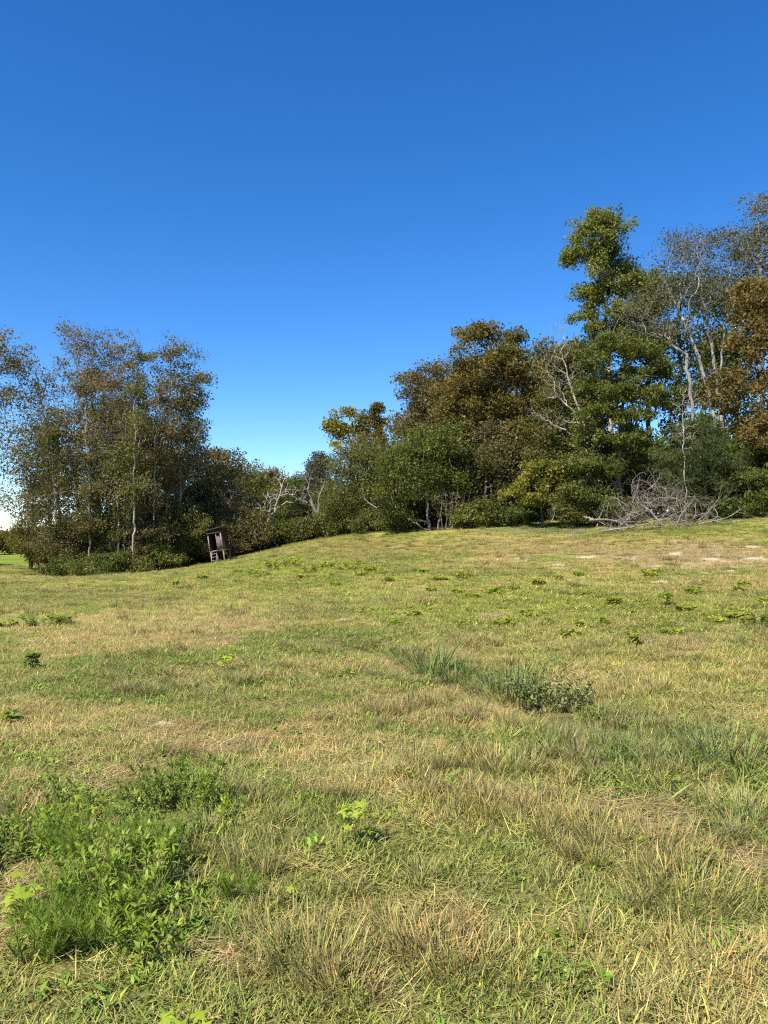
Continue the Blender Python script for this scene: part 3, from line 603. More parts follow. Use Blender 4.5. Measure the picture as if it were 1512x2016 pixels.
for i, (bx, by, Y, lob, mt, lab) in enumerate([
        (742, 1050, 55, [(735, 1022, 30, 20), (765, 1025, 24, 18), (705, 1035, 22, 12)], OLIVE, 'olive shrub at the foot of the small-leaved olive tree'),
        (780, 1044, 53, [(780, 1022, 24, 16), (805, 1025, 18, 14)], GREEN, 'green shrub below the broad green tree\'s low side'),
        (925, 1036, 50, [(920, 1012, 22, 16), (940, 1020, 18, 12), (905, 1022, 16, 10)], YELGREEN, 'bright low shrub between the grey stems and the oak\'s shade'),
        (965, 1036, 49.5, [(955, 1008, 24, 20), (985, 1018, 22, 14)], DEEP, 'dark low shrub in front of the oak\'s shade'),
        (1015, 1036, 49, [(1010, 1012, 26, 14), (1035, 1020, 20, 10)], DEEP, 'dark shrub under the small yellow-green tree'),
        (1125, 1040, 46, [(1120, 1000, 28, 26), (1150, 1010, 26, 20)], OLIVE, 'olive shrub at the left end of the brush pile'),
        (1200, 1038, 45.5, [(1195, 1000, 36, 24), (1240, 1005, 30, 20)], DEEP, 'dark shrub behind the left half of the brush pile'),
        (1480, 1018, 42.5, [(1475, 990, 30, 20), (1510, 980, 30, 28), (1500, 940, 30, 24)], GREEN, 'leafy green shrub at the right edge below the bronze oak'),
        (1440, 1024, 42.8, [(1435, 1000, 24, 16), (1460, 1005, 20, 12)], DEEP, 'low dark shrub right of the brush pile')]):
    T('shrub', lab, 'shrub', Y, [[(bx, by), (bx, by - 16)]], lob, mt, DARKB, r=.05, n=260, per=15, size=.12, spread=.2, seed=150 + i, group='shrubs along the foot of the wood', step=.3, parts=('stem', 'foliage'))
T('stem_thicket', 'thicket of thin grey upright stems under the broad green tree', 'thicket', 50, [[(870 + k * 7, 1040), (872 + k * 7 + (k % 3 - 1) * 4, 1005), (868 + k * 8, 965)] for k in range(8)],
  [(880, 985, 26, 26), (905, 1000, 20, 26), (860, 1005, 18, 24)], DULL, BARK, r=.03, n=160, per=1, size=.12, spread=.2, tip=.010, seed=165, parts=('stem', 'foliage'))
T('dead_vine', 'dry pale vine tangle hanging over the cedar', 'vine', 43, [[(1352, 1030), (1350, 950), (1345, 870), (1342, 800)]],
  [(1345, 810, 18, 30), (1350, 850, 16, 30), (1335, 840, 14, 26), (1355, 780, 16, 26)], DULL, PALE, r=.03, n=260, per=0, tip=.009, seed=166, bf=.1, parts=('stem', 'foliage'))

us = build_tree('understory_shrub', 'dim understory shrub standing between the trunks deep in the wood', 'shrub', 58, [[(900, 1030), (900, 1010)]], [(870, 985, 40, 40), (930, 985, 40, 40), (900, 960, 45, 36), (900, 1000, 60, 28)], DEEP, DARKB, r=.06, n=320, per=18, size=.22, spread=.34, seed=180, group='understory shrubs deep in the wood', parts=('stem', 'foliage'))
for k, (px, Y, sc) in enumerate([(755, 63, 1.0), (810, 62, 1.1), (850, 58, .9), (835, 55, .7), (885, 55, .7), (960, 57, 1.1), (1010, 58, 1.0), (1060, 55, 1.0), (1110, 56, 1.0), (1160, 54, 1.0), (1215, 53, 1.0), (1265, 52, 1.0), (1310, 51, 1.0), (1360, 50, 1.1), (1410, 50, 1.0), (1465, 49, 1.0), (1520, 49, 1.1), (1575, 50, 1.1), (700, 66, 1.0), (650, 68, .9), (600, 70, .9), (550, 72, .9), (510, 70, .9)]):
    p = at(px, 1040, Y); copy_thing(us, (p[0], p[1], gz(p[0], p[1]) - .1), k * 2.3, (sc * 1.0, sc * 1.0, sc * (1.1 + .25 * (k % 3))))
ug = build_tree('grove_understory_shrub', 'dim brown understory shrub between the trunks of the grove', 'shrub', 62, [[(200, 1110), (200, 1090)]], [(175, 1070, 36, 30), (225, 1070, 36, 30), (200, 1045, 40, 30), (200, 1085, 50, 20)], DULL, DARKB, r=.06, n=320, per=16, size=.2, spread=.34, seed=181, group='understory shrubs inside the grove', parts=('stem', 'foliage'))
for k, (px, Y, sc) in enumerate([(95, 63, .8), (145, 62, .9), (250, 62, 1.0), (295, 64, 1.0), (340, 66, 1.1), (385, 66, 1.1), (430, 66, 1.1), (470, 66, 1.0), (410, 62, .8), (320, 60, .8), (450, 59, .6), (480, 60, .7), (505, 61, .7), (425, 58.5, .5)]):
    p = at(px, 1100, Y); copy_thing(ug, (p[0], p[1], gz(p[0], p[1]) - .1), k * 2.3, (sc, sc, sc * (1.0 + .2 * (k % 3))))

# far tree line beyond the left field, and the wood's continuation outside the picture
ft = build_tree('distant_tree', 'distant tree beyond the far field, nearest the left edge', 'tree', 170, [[(20, 1090), (20, 1070)]], [(10, 1072, 16, 12), (30, 1070, 16, 14), (20, 1060, 14, 12)], OLIVE, BARK, r=.2, n=260, per=14, size=.5, spread=.7, seed=170, group='distant trees beyond the far field')
for k, (px, sc) in enumerate([(-150, 1.2), (-110, .95), (-70, 1.1), (-32, 1.25), (48, .9), (72, 1.15), (98, 1.0), (128, 1.2)]):
    p = at(px, 1092, 166 + (k % 3) * 7); copy_thing(ft, (p[0], p[1], gz(p[0], p[1])), k * 1.7, sc, ('distant tree line beyond the left edge of the picture' if px < 0 else 'distant tree beyond the far field, %s from the left edge' % {48: 'second', 72: 'third', 98: 'fourth', 128: 'fifth'}[px]))
side = build_tree('side_tree', 'tree of the wood outside the picture', 'tree', 44, [[(1760, 1010), (1755, 800), (1750, 620)]], [(1750, 640, 80, 60), (1700, 740, 70, 60), (1800, 760, 80, 70), (1750, 860, 110, 70), (1740, 960, 100, 50)], OLIVE, DARKB, r=.25, n=420, per=16, size=.25, spread=.4, seed=171, group='trees of the wood outside the picture')
for k, (x, y, sc) in enumerate([(36, 42, 1.1), (33, 52, 1.2), (42, 50, 1.0), (-41, 62, .9), (-47, 67, 1.0)]):
    copy_thing(side, (x, y, gz(x, y)), k * 2.1, sc)

# ------------------------------------------------------------------ the deer blind
def plain_mat(name, c1, c2, scale=(3, 3, 3), rough=.85, detail=6, lo=.35, hi=.65):
    m, N, L, out = nmat(name)
    tc = N.new('ShaderNodeTexCoord'); mp = N.new('ShaderNodeMapping'); mp.inputs['Scale'].default_value = scale
    no = N.new('ShaderNodeTexNoise'); no.inputs['Scale'].default_value = 4; no.inputs['Detail'].default_value = detail; no.inputs['Roughness'].default_value = .65
    L.new(tc.outputs['Object'], mp.inputs[0]); L.new(mp.outputs[0], no.inputs['Vector'])
    r = ramp(N, [(lo, c1), (hi, c2)]); L.new(no.outputs['Fac'], r.inputs[0])
    p = N.new('ShaderNodeBsdfPrincipled'); p.inputs['Roughness'].default_value = rough; p.inputs['Specular IOR Level'].default_value = .2
    b = N.new('ShaderNodeBump'); b.inputs['Strength'].default_value = .3; b.inputs['Distance'].default_value = .01
    L.new(no.outputs['Fac'], b.inputs['Height']); L.new(b.outputs[0], p.inputs['Normal'])
    L.new(r.outputs[0], p.inputs['Base Color']); L.new(p.outputs[0], out.inputs[0])
    return m
WGREY = plain_mat('weathered_grey_wood', (.11, .09, .08), (.28, .24, .21), (2, 2, 9))
WBROWN = plain_mat('brown_stained_boards', (.028, .016, .012), (.065, .038, .028), (1, 1, 8))
DOORP = plain_mat('purple_brown_panel', (.10, .068, .06), (.16, .11, .098), (2, 2, 1))
ROOFM = plain_mat('old_roof_sheet', (.05, .04, .035), (.14, .12, .10), (6, 1, 1))
PEEL = plain_mat('peeling_pale_trim', (.10, .075, .06), (.36, .31, .28), (8, 8, 3), lo=.42, hi=.55)
def box(x0, x1, y0, y1, z0, z1):
    v = np.array([(x, y, z) for z in (z0, z1) for y in (y0, y1) for x in (x0, x1)], float)
    q = np.array([(0, 2, 3, 1), (4, 5, 7, 6), (0, 1, 5, 4), (2, 6, 7, 3), (0, 4, 6, 2), (1, 3, 7, 5)])
    return v, q
def boxes(name, mat, parent, *bs):
    V, Q = join([b if isinstance(b, tuple) and len(b) == 2 else box(*b) for b in bs])
    return obj(name, make_mesh(name, V, Q, mat=mat), parent)
def bar(p0, p1, w, d):
    """rectangular timber from p0 to p1"""
    p0 = np.array(p0, float); p1 = np.array(p1, float); k = norm(p1 - p0)
    s = norm(np.cross(k, [0, 1, 0.001])); u = np.cross(k, s)
    v = np.array([p + s * a * w / 2 + u * b * d / 2 for p in (p0, p1) for b in (-1, 1) for a in (-1, 1)])
    return v, np.array([(0, 2, 3, 1), (4, 5, 7, 6), (0, 1, 5, 4), (2, 6, 7, 3), (0, 4, 6, 2), (1, 3, 7, 5)])
from mathutils import Matrix
bp0 = at(430, 1109, 54.0)
blind = thing('deer_blind', 'leaning brown wooden deer blind on legs with an open doorway and ladder', 'deer blind', (bp0[0], bp0[1], gz(bp0[0], bp0[1]) + .02))
blind.scale = (.78, .85, .9)
blind.rotation_euler = (Matrix.Rotation(math.radians(-9), 3, 'Y') @ Matrix.Rotation(math.radians(-13), 3, 'Z')).to_euler()
H0, H1 = .98, 2.36
for (x, y) in ((-.62, .05), (.62, .05), (-.62, 1.27), (.62, 1.27)):
    boxes('leg', WGREY, blind, (x - .045, x + .045, y - .045, y + .045, -.25, H0 - .062))
boxes('floor_platform', WGREY, blind, (-.70, .70, -.02, 1.34, H0 - .06, H0 - .02), *[(-.70 + k * .175, -.70 + k * .175 + .165, -.03, 1.35, H0 - .018, H0 + .004) for k in range(8)])
rng = RS(5)
def board_wall(name, fixed, axis, lo, hi, z0, z1, n=9):
    bs = []
    h = (z1 - z0) / n
    for k in range(n):
        o = rng.uniform(-.006, .006)
        a, b = z0 + k * h, z0 + (k + 1) * h - .008
        bs.append((lo, hi, fixed - .012 + o, fixed + .012 + o, a, b) if axis == 'x' else (fixed - .012 + o, fixed + .012 + o, lo, hi, a, b))
    return boxes(name, WBROWN, blind, *bs)
board_wall('side_wall', .648, 'y', .02, 1.30, H0 + .01, 2.66, 12)
board_wall('side_wall', -.648, 'y', .02, 1.30, H0 + .01, 2.56, 12)
board_wall('back_wall', 1.30, 'x', -.63, .63, H0 + .01, 2.60, 12)
board_wall('upper_wall', .02, 'x', -.63, .63, H1 + .01, 2.60, 2)
boxes('door_jamb', PEEL, blind, (-.66, -.575, -.035, .04, H0 + .01, H1))
boxes('door_jamb', PEEL, blind, (.585, .66, -.035, .04, H0 + .01, H1 - .02))
boxes('header_beam', PEEL, blind, (-.70, .67, -.052, .0, H1 - .05, H1 + .045))
door = boxes('door_panel', DOORP, blind, (.16, .583, -.012, .012, H0 + .03, 2.02))
boxes('window_frame', PEEL, door, (.16, .195, -.03, .015, 2.022, 2.30), (.55, .583, -.03, .015, 2.022, 2.30), (.195, .55, -.03, .015, 2.022, 2.055))
boxes('door_stile', PEEL, door, (.125, .157, -.03, .02, H0 + .03, 2.30))
boxes('roof', ROOFM, blind, bar((-.92, .62, 2.585), (1.02, .62, 2.735), .035, 1.95))
boxes('bench_board', PEEL, blind, (-.10, .14, .55, .80, 1.36, 1.40))
boxes('bench_board', PEEL, blind, bar((-.10, .70, 1.58), (.12, .70, 1.56), .03, .18))
boxes('door_step', PEEL, blind, (-.26, .30, -.30, -.035, H0 - .03, H0 + .01), (-.20, .24, -.36, -.30, H0 - .05, H0 - .01))
lad = boxes('ladder_rail', WGREY, blind, bar((-.42, -.52, -.14), (-.36, -.16, H0 - .04), .05, .07))
boxes('ladder_rail', WGREY, blind, bar((.06, -.52, -.10), (.10, -.16, H0 - .04), .05, .07))
for k in range(4):
    t = .10 + k * .235; y = -.52 + .36 * t; z = -.14 + (H0 + .10) * t
    boxes('ladder_rung', PEEL, blind, (-.38 + .05 * t, .05, y - .07, y + .04, z, z + .035))
boxes('ground_plank', PEEL, blind, bar((.12, -.2, -.03), (.40, -.2, -.03), .05, .1)); boxes('ground_plank', PEEL, blind, bar((.47, -.12, .0), (.72, -.12, .02), .05, .09))
boxes('brace', WGREY, blind, bar((.64, .09, .93), (.64, 1.2, .15), .06, .03))

# ------------------------------------------------------------------ the brush pile and fallen wood
PILEM = bark_mat('bleached_branch', (.11, .092, .072), (.28, .24, .195), 8)
def branch_tube(rng, p0, d, length, r0, bend, segs=9, twigs=3, grav=.12):
    """a curved tapered branch with side twigs, as one mesh"""
    parts = []
    def path(p, d, L_, r, depth):
        pts = [np.array(p, float)]; dd = norm(np.array(d, float)); ax = norm(rng.normal(size=3))
        n = segs if depth == 0 else 5
        for i in range(n):
            dd = norm(dd + np.cross(ax, dd) * bend / n * 2 + rng.normal(size=3) * .10 + [0, 0, -grav * 2 / n])
            q = pts[-1] + dd * L_ / n
            g = gz(q[0], q[1]) + r
            if q[2] < g: q[2] = g + .01; dd[2] = abs(dd[2]) * .3; dd = norm(dd)
            pts.append(q)
        pts = np.array(pts); rr = r * np.linspace(1, .22, n + 1)
        dr = norm(np.gradient(pts, axis=0))
        parts.append(tubes(pts[:-1], pts[1:], dr[:-1], dr[1:], rr[:-1], rr[1:], 5 if depth == 0 else 3))
        if depth < 2:
            for _ in range(twigs if depth == 0 else 2):
                i = rng.randint(2, n); path(pts[i], dr[i] + rng.normal(size=3) * .75, L_ * rng.uniform(.3, .55), rr[i] * .6, depth + 1)
    path(p0, d, length, r0, 0)
    return join(parts)
rng = RS(11)
c0 = at(1290, 1036, 41.0); c0[2] = gz(c0[0], c0[1])
pile = thing('brush_pile', 'domed pile of bleached bare branches in front of the dark cedar', 'brush pile', c0)
def pile_branch(name, V, Q): obj(name, make_mesh(name, V - c0, Q, smooth_shade=True, mat=PILEM), pile)
for k in range(130):
    px = rng.normal(1298, 40); Y = 41 + rng.normal() * .9
    p = at(px, 1036, Y); p[2] = gz(p[0], p[1]) + rng.uniform(.15, 2.5) * max(.12, 1 - (abs(px - 1298) / 110) ** 1.3)
    out = np.array([(px - 1298) / 60 + rng.normal() * .8, rng.normal() * .6, rng.uniform(.0, 1.0)])
    pile_branch('branch', *branch_tube(rng, p, out, rng.uniform(1.1, 2.5), rng.choice([.007, .009, .012, .016, .026]), rng.uniform(.8, 2.2), twigs=6, grav=rng.uniform(.2, .6)))
for a, b, r in [((1160, 1024, 40.2), (1320, 1040, 40.0), .075), ((1185, 1046, 39.8), (1345, 1036, 40.2), .06), ((1150, 1018, 40.8), (1235, 1042, 40.0), .05), ((1300, 1038, 40.0), (1290, 965, 40.6), .085), ((1330, 1038, 40.4), (1345, 975, 40.8), .045),
                ((1375, 1032, 40.0), (1468, 1024, 39.6), .05), ((1400, 1024, 40), (1455, 1040, 39.5), .035), ((1215, 1042, 39.9), (1260, 985, 40.8), .04), ((1175, 1038, 40.2), (1190, 1000, 41), .03), ((1240, 1042, 39.9), (1215, 1000, 40.5), .03), ((1350, 1035, 40.2), (1440, 1000, 40.8), .04)]:
    p = at(*a); q = at(*b)
    p[2] = max(p[2], gz(p[0], p[1]) + r)
    V, Q = branch_tube(rng, p, q - p, np.linalg.norm(q - p), r, .25, twigs=5, grav=.02)
    pile_branch('log' if r > .055 else 'branch', V, Q)
def fallen(label, a, b, r, sd):
    rg = RS(sd); p = at(*a); q = at(*b); o = np.array([p[0], p[1], gz(p[0], p[1])]); p[2] = max(p[2], o[2] + r)
    V, Q = branch_tube(rg, p, q - p, np.linalg.norm(q - p), r, .5, twigs=4, grav=.02)
    x = obj('fallen_branch', make_mesh('fallen_branch', V - o, Q, smooth_shade=True, mat=PILEM)); x.location = o
    tag(x, label, 'branch', 'fallen branches')
fallen('pale fallen limb at the foot of the zigzag dead tree', (548, 1078, 60.5), (528, 1048, 60.5), .07, 3)
fallen('curved pale limb poking from the small-leaved olive tree', (742, 1000, 53), (705, 975, 53), .05, 4)
fallen('dry pale stick leaning out of the shade beside the yellow-green tree', (1085, 1028, 45), (1110, 1000, 45.3), .04, 5)
fallen('long thin stick lying right of the brush pile toward the picture\'s edge', (1440, 1030, 40.5), (1500, 1024, 40.5), .03, 6)

# ------------------------------------------------------------------ blades and leaves
def blades(rng, base, az, lean, length, width, curl, segs=3, flat_twist=None):
    n = len(base)
    L_ = np.broadcast_to(length, n)[:, None]; W = np.broadcast_to(width, n)
    h = np.stack([np.cos(az), np.sin(az), np.zeros(n)], 1)
    tw = az + math.pi / 2 + rng.normal(size=n) * .7
    side = np.stack([np.cos(tw), np.sin(tw), np.zeros(n)], 1)
    p = base.copy(); rows = []; ts = []
    for i in range(segs + 1):
        s = i / segs
        rows.append(p.copy()); ts.append(s)
        th = lean + curl * (s + .5 / segs)
        p = p + (h * np.sin(th)[:, None] + np.array([0, 0, 1.0]) * np.cos(th)[:, None]) * L_ / segs
    V = []; T = []
    for i in range(segs):
        w = (W * (1 - (i / segs) ** 2 * .8) * .5)[:, None]
        V += [rows[i] - side * w, rows[i] + side * w]; T += [np.full(n, ts[i])] * 2
    V.append(rows[segs]); T.append(np.ones(n))
    k = 2 * segs + 1
    V = np.stack(V, 1).reshape(-1, 3); T = np.stack(T, 1).ravel()
    off = (np.arange(n) * k)[:, None]
    q = np.concatenate([off + np.array([2 * i, 2 * i + 1, 2 * i + 3, 2 * i + 2]) for i in range(segs - 1)]) if segs > 1 else np.zeros((0, 4), int)
    t = off + np.array([2 * segs - 2, 2 * segs - 1, 2 * segs])
    return V, q, t, T
def leafset(base, d, up, L_, W):
    """lance-shaped leaves, four triangles each, arching toward the tip"""
    d = norm(d); s = norm(np.cross(d, up)); u = np.cross(s, d)
    L_ = L_[:, None]; W = W[:, None]
    a = base + d * L_ * .35 + u * L_ * .05; b = base + d * L_ * .72 + u * L_ * .03; tip = base + d * L_ - u * L_ * .06
    V = np.stack([base, a - s * W * .5 + u * W * .15, a + s * W * .5 + u * W * .15, b - s * W * .36 + u * W * .1, b + s * W * .36 + u * W * .1, tip], 1).reshape(-1, 3)
    o = (np.arange(len(base)) * 6)[:, None]
    return V, o + np.array([1, 2, 4, 3]), np.concatenate([o + np.array([0, 2, 1]), o + np.array([3, 4, 5])])

def grass_mat(name, instanced=True, tint=(.2, .2, .06), tip=.4, tipcol=(.42, .33, .16), transl=.3):
    m, N, L, out = nmat(name)
    geo = N.new('ShaderNodeNewGeometry')
    a = N.new('ShaderNodeAttribute'); a.attribute_name = 't'
    pw = N.new('ShaderNodeMath'); pw.operation = 'POWER'; pw.inputs[1].default_value = 1.4; L.new(a.outputs['Fac'], pw.inputs[0])
    f = N.new('ShaderNodeMath'); f.operation = 'MULTIPLY'; L.new(pw.outputs[0], f.inputs[0])
    mix = N.new('ShaderNodeMix'); mix.data_type = 'RGBA'; mix.inputs[7].default_value = (*tipcol, 1)
    if instanced:
        i = N.new('ShaderNodeAttribute'); i.attribute_name = 'tint'; i.attribute_type = 'INSTANCER'
        L.new(i.outputs['Color'], mix.inputs[6])
        j = N.new('ShaderNodeAttribute'); j.attribute_name = 'tipdry'; j.attribute_type = 'INSTANCER'
        L.new(j.outputs['Fac'], f.inputs[1])
    else:
        mix.inputs[6].default_value = (*tint, 1); f.inputs[1].default_value = tip
    L.new(f.outputs[0], mix.inputs[0])
    r = ramp(N, [(0, (.55, .6, .6)), (.5, (1, 1, 1)), (.86, (1.25, 1.15, 1.0)), (.9, (1.9, 1.5, 1.5)), (1, (2.1, 1.6, 1.6))]); L.new(geo.outputs['Random Per Island'], r.inputs[0])
    mu = N.new('ShaderNodeMix'); mu.data_type = 'RGBA'; mu.blend_type = 'MULTIPLY'; mu.inputs[0].default_value = 1
    L.new(mix.outputs[2], mu.inputs[6]); L.new(r.outputs[0], mu.inputs[7])
    p = N.new('ShaderNodeBsdfPrincipled'); p.inputs['Roughness'].default_value = .5; p.inputs['Specular IOR Level'].default_value = .12
    t = N.new('ShaderNodeBsdfTranslucent'); x = N.new('ShaderNodeMixShader'); x.inputs[0].default_value = transl
    L.new(mu.outputs[2], p.inputs['Base Color']); L.new(mu.outputs[2], t.inputs[0])
    L.new(p.outputs[0], x.inputs[1]); L.new(t.outputs[0], x.inputs[2]); L.new(x.outputs[0], out.inputs[0])
    return m
GR = grass_mat('meadow_grass')
tufts = bpy.data.collections.new('grass_tuft_sources')     # never linked: only what the meadow is sown with
KINDS = {}
def source(kind, V, q, t, T):
    k = len(tufts.objects)
    me = make_mesh('grass_tuft', V, q, t, mat=GR, attrs={'t': ('FLOAT', T)})
    o = bpy.data.objects.new('grass_tuft_%02d' % k, me); tufts.objects.link(o); KINDS.setdefault(kind, []).append(k)
for v in range(6):
    rng = RS(300 + v)
    def disc(n, r):
        a = rng.rand(n) * 6.283; d = r * np.sqrt(rng.rand(n)); return np.stack([d * np.cos(a), d * np.sin(a), np.full(n, -.01)], 1), a
    n = 46; b, a = disc(n, .13)                        # live short blades
    source('lawn', *blades(rng, b, rng.rand(n) * 6.283, rng.uniform(.25, 1.15, n), rng.uniform(.05, .12, n), rng.uniform(.0045, .009, n), rng.uniform(.1, 1.2, n), 3))
    n = 44; b, a = disc(n, .13)                        # thin dry culms
    source('straw', *blades(rng, b, rng.rand(n) * 6.283, np.abs(rng.normal(size=n)) * .6 + .1, rng.uniform(.05, .14, n), rng.uniform(.0028, .0052, n), rng.uniform(-.2, .9, n), 3))
    n = 80; b, a = disc(n, .05)                        # bunch
    source('bunch', *blades(rng, b, a + rng.normal(size=n) * .8, np.abs(rng.normal(size=n)) * .42 + .08, rng.uniform(.08, .20, n), rng.uniform(.0035, .0065, n), rng.uniform(.2, 1.0, n), 3))
    n = 40; b, a = disc(n, .15); b[:, 2] = rng.uniform(.0, .035, n)   # fallen thatch
    source('thatch', *blades(rng, b, rng.rand(n) * 6.283, rng.uniform(1.25, 1.6, n), rng.uniform(.06, .22, n), rng.uniform(.002, .006, n), rng.uniform(-.1, .2, n), 2))
    n = 26; b, a = disc(n, .09); d = np.stack([np.cos(a * 1.7), np.sin(a * 1.7), rng.uniform(.1, 1.0, n)], 1); b[:, 2] += rng.uniform(.01, .06, n)   # broad weed leaves
    V, q, t = leafset(b, d, np.tile([0, 0, 1.0], (n, 1)) + rng.normal(size=(n, 3)) * .2, rng.uniform(.025, .06, n), rng.uniform(.010, .022, n))
    source('broad', V, q, t, np.zeros(len(V)))
    n = 26; b, a = disc(n, .05)                        # wide blue-green blades
    source('wide', *blades(rng, b, a + rng.normal(size=n) * .5, rng.uniform(.3, 1.0, n), rng.uniform(.08, .20, n), rng.uniform(.006, .011, n), rng.uniform(.2, 1.1, n), 3))
names = [o.name for o in tufts.objects]
assert names == sorted(names)

def sow(seed):
    rng = RS(seed)
    P = []; S = []
    for y0, y1, dens, sc in ((1.7, 4.5, 185, .85), (4.5, 8, 145, .95), (8, 14, 95, 1.15), (14, 24, 48, 1.4), (24, 40, 22, 1.8), (40, 70, 9, 2.4)):
        hw = .58 * y1 + 1.2
        n = int((y1 - y0) * 2 * hw * dens)
        x = rng.uniform(-hw, hw, n); y = rng.uniform(y0, y1, n)
        k = np.abs(x) < .58 * y + 1.2
        P.append(np.c_[x[k], y[k]]); S.append(np.full(k.sum(), sc))
    P = np.concatenate(P); S = np.concatenate(S)
    z = height(P[:, 0], P[:, 1])
    col, dry = field_colour(P[:, 0], P[:, 1], z)
    n = len(P); u = rng.rand(n)
    px, py = project(P[:, 0], P[:, 1], z)
    def near(qx, qy, rx, ry): return np.exp(-(((px - qx) / rx) ** 2 + ((py - qy) / ry) ** 2))
    cool = near(1260, 1480, 260, 75) + near(1440, 1610, 150, 70) + near(900, 1340, 180, 25) + .5 * near(250, 1330, 160, 35)
    clump = fbm(P[:, 0] * 1.3, P[:, 1] * 1.3, 3, 33)
    bun = smooth(.58, .70, clump) * .18 + .16 * (near(1170, 1620, 190, 60) + near(1340, 1710, 170, 80) + near(860, 1830, 150, 80) + near(620, 1860, 150, 90) + near(1000, 1500, 120, 40) + near(900, 1370, 180, 40))
    wp = fbm(P[:, 0] * .8, P[:, 1] * .8, 3, 51); rise = near(1150, 1180, 450, 60) + near(600, 1122, 220, 26)
    weeds = .25 * near(200, 1720, 260, 190) + .03 + .32 * smooth(.5, .62, wp) * np.minimum(rise, 1)
    # bare, trodden places stay thin
    bare = smooth(.64, .72, fbm(P[:, 0] * 1.1, P[:, 1] * 1.1, 3, 71)) * .7
    bare = np.maximum(bare, .9 * np.maximum.reduce([near(950, 1372, 60, 14), near(320, 1430, 40, 10), near(620, 1552, 45, 12), near(680, 1222, 20, 5), near(470, 1880, 60, 30), near(20, 1740, 60, 40)]))
    bare = np.maximum(bare, np.minimum(.75, 1.5 * smooth(.45, .6, fbm(P[:, 0] * .7, P[:, 1] * 1.6, 3, 91))) * np.minimum(1, near(1350, 1100, 280, 30) + .7 * near(1080, 1095, 200, 18)))
    kind = np.empty(n, int); tint = np.empty((n, 3)); tipd = np.empty(n); sz = np.ones(n)
    r2 = rng.rand(n)
    def pick(mask, name):
        ids = KINDS[name]; kind[mask] = np.array(ids)[rng.randint(0, len(ids), mask.sum())]
    w = rng.uniform(.78, 1.22, (n, 1))
    jit = 1 + rng.normal(size=(n, 3)) * .05
    live = np.array([.205, .280, .050]); strawc = np.array([.59, .48, .19])
    mw = u < weeds; mb = ~mw & (u < weeds + bun); mc = ~mw & ~mb & (r2 < cool * .38); rest = ~mw & ~mb & ~mc
    ms = rest & (rng.rand(n) < .16 + .58 * dry); ml = rest & ~ms
    mt = ms & (rng.rand(n) < .42); ms &= ~mt
    pick(mw, 'broad'); pick(mb, 'bunch'); pick(mc, 'wide'); pick(ms, 'straw'); pick(mt, 'thatch'); pick(ml, 'lawn')
    tint[mw] = live * [1.0, 1.1, .9]; tint[mw & (rise > .3)] = np.array([.27, .30, .055]); tipd[mw] = 0; sz[mw & (rise > .3)] = 1.15
    tint[mb] = col[mb] * .45 + np.array([.22, .205, .06]) * .55; tipd[mb] = .75
    tint[mc] = np.array([.165, .225, .055]) * .6 + col[mc] * .4; tipd[mc] = .12
    tint[ms] = col[ms] * .55 + strawc * .45; tipd[ms] = .45
    tint[mt] = col[mt] * .35 + strawc * .65; tipd[mt] = .1
    tint[ml] = col[ml] * .45 + live * .55; tipd[ml] = .22
    tint *= w * jit
    tint *= np.where(S > 1.7, .88, 1.0)[:, None]
    keep = rng.rand(n) > bare
    turn = ~keep & (rng.rand(n) < .75) & (S < 1.5)                     # bare places lie under flat dead stalks
    pick(turn, 'thatch'); tint[turn] = np.array([.46, .36, .17]) * w[turn]; tipd[turn] = .1; keep |= turn
    keep &= (seg_dist(P[:, 0], P[:, 1], ditch) > .12) | (rng.rand(n) < .6)
    r = rng.rand(n)
    hgt = (.65 + .6 * r) * np.clip(.75 + .9 * (clump - .45), .5, 1.25)
    far = S > 2
    scl = np.c_[S * (.85 + .3 * r), S * (.85 + .3 * r), hgt * np.where(far, 1.35, 1.0 + (S - 1) * .25)] * sz[:, None]
    rot = np.c_[rng.normal(size=n) * .08, rng.normal(size=n) * .08, rng.rand(n) * 6.283]
    return P[keep], z[keep], kind[keep], np.c_[tint, np.ones(n)][keep], tipd[keep], scl[keep], rot[keep]
gp, gzz, gk, gt, gtd, gs, gr = sow(77)
me = bpy.data.meshes.new('meadow_grass')
me.vertices.add(len(gp)); me.vertices.foreach_set('co', np.c_[gp, gzz].astype(np.float32).ravel())
for nm, typ, fld, data in (('pick', 'INT', 'value', gk), ('tint', 'FLOAT_COLOR', 'color', gt), ('tipdry', 'FLOAT', 'value', gtd), ('scl', 'FLOAT_VECTOR', 'vector', gs), ('rot', 'FLOAT_VECTOR', 'vector', gr)):
    a = me.attributes.new(nm, typ, 'POINT'); a.data.foreach_set(fld, np.ascontiguousarray(data).ravel())
grass = obj('grass', me); tag(grass, 'mixed green and straw-coloured meadow grass', 'grass', kind='stuff')
ng = bpy.data.node_groups.new('sow_grass', 'GeometryNodeTree')
ng.interface.new_socket('Geometry', in_out='INPUT', socket_type='NodeSocketGeometry'); ng.interface.new_socket('Geometry', in_out='OUTPUT', socket_type='NodeSocketGeometry')
gi = ng.nodes.new('NodeGroupInput'); go = ng.nodes.new('NodeGroupOutput'); ip = ng.nodes.new('GeometryNodeInstanceOnPoints'); ci = ng.nodes.new('GeometryNodeCollectionInfo')
ci.inputs[0].default_value = tufts; ci.inputs[1].default_value = True; ci.inputs[2].default_value = True
def named(nm, typ):
    q = ng.nodes.new('GeometryNodeInputNamedAttribute'); q.data_type = typ; q.inputs[0].default_value = nm; return q.outputs[0]
ng.links.new(gi.outputs[0], ip.inputs['Points']); ng.links.new(ci.outputs[0], ip.inputs['Instance']); ip.inputs['Pick Instance'].default_value = True
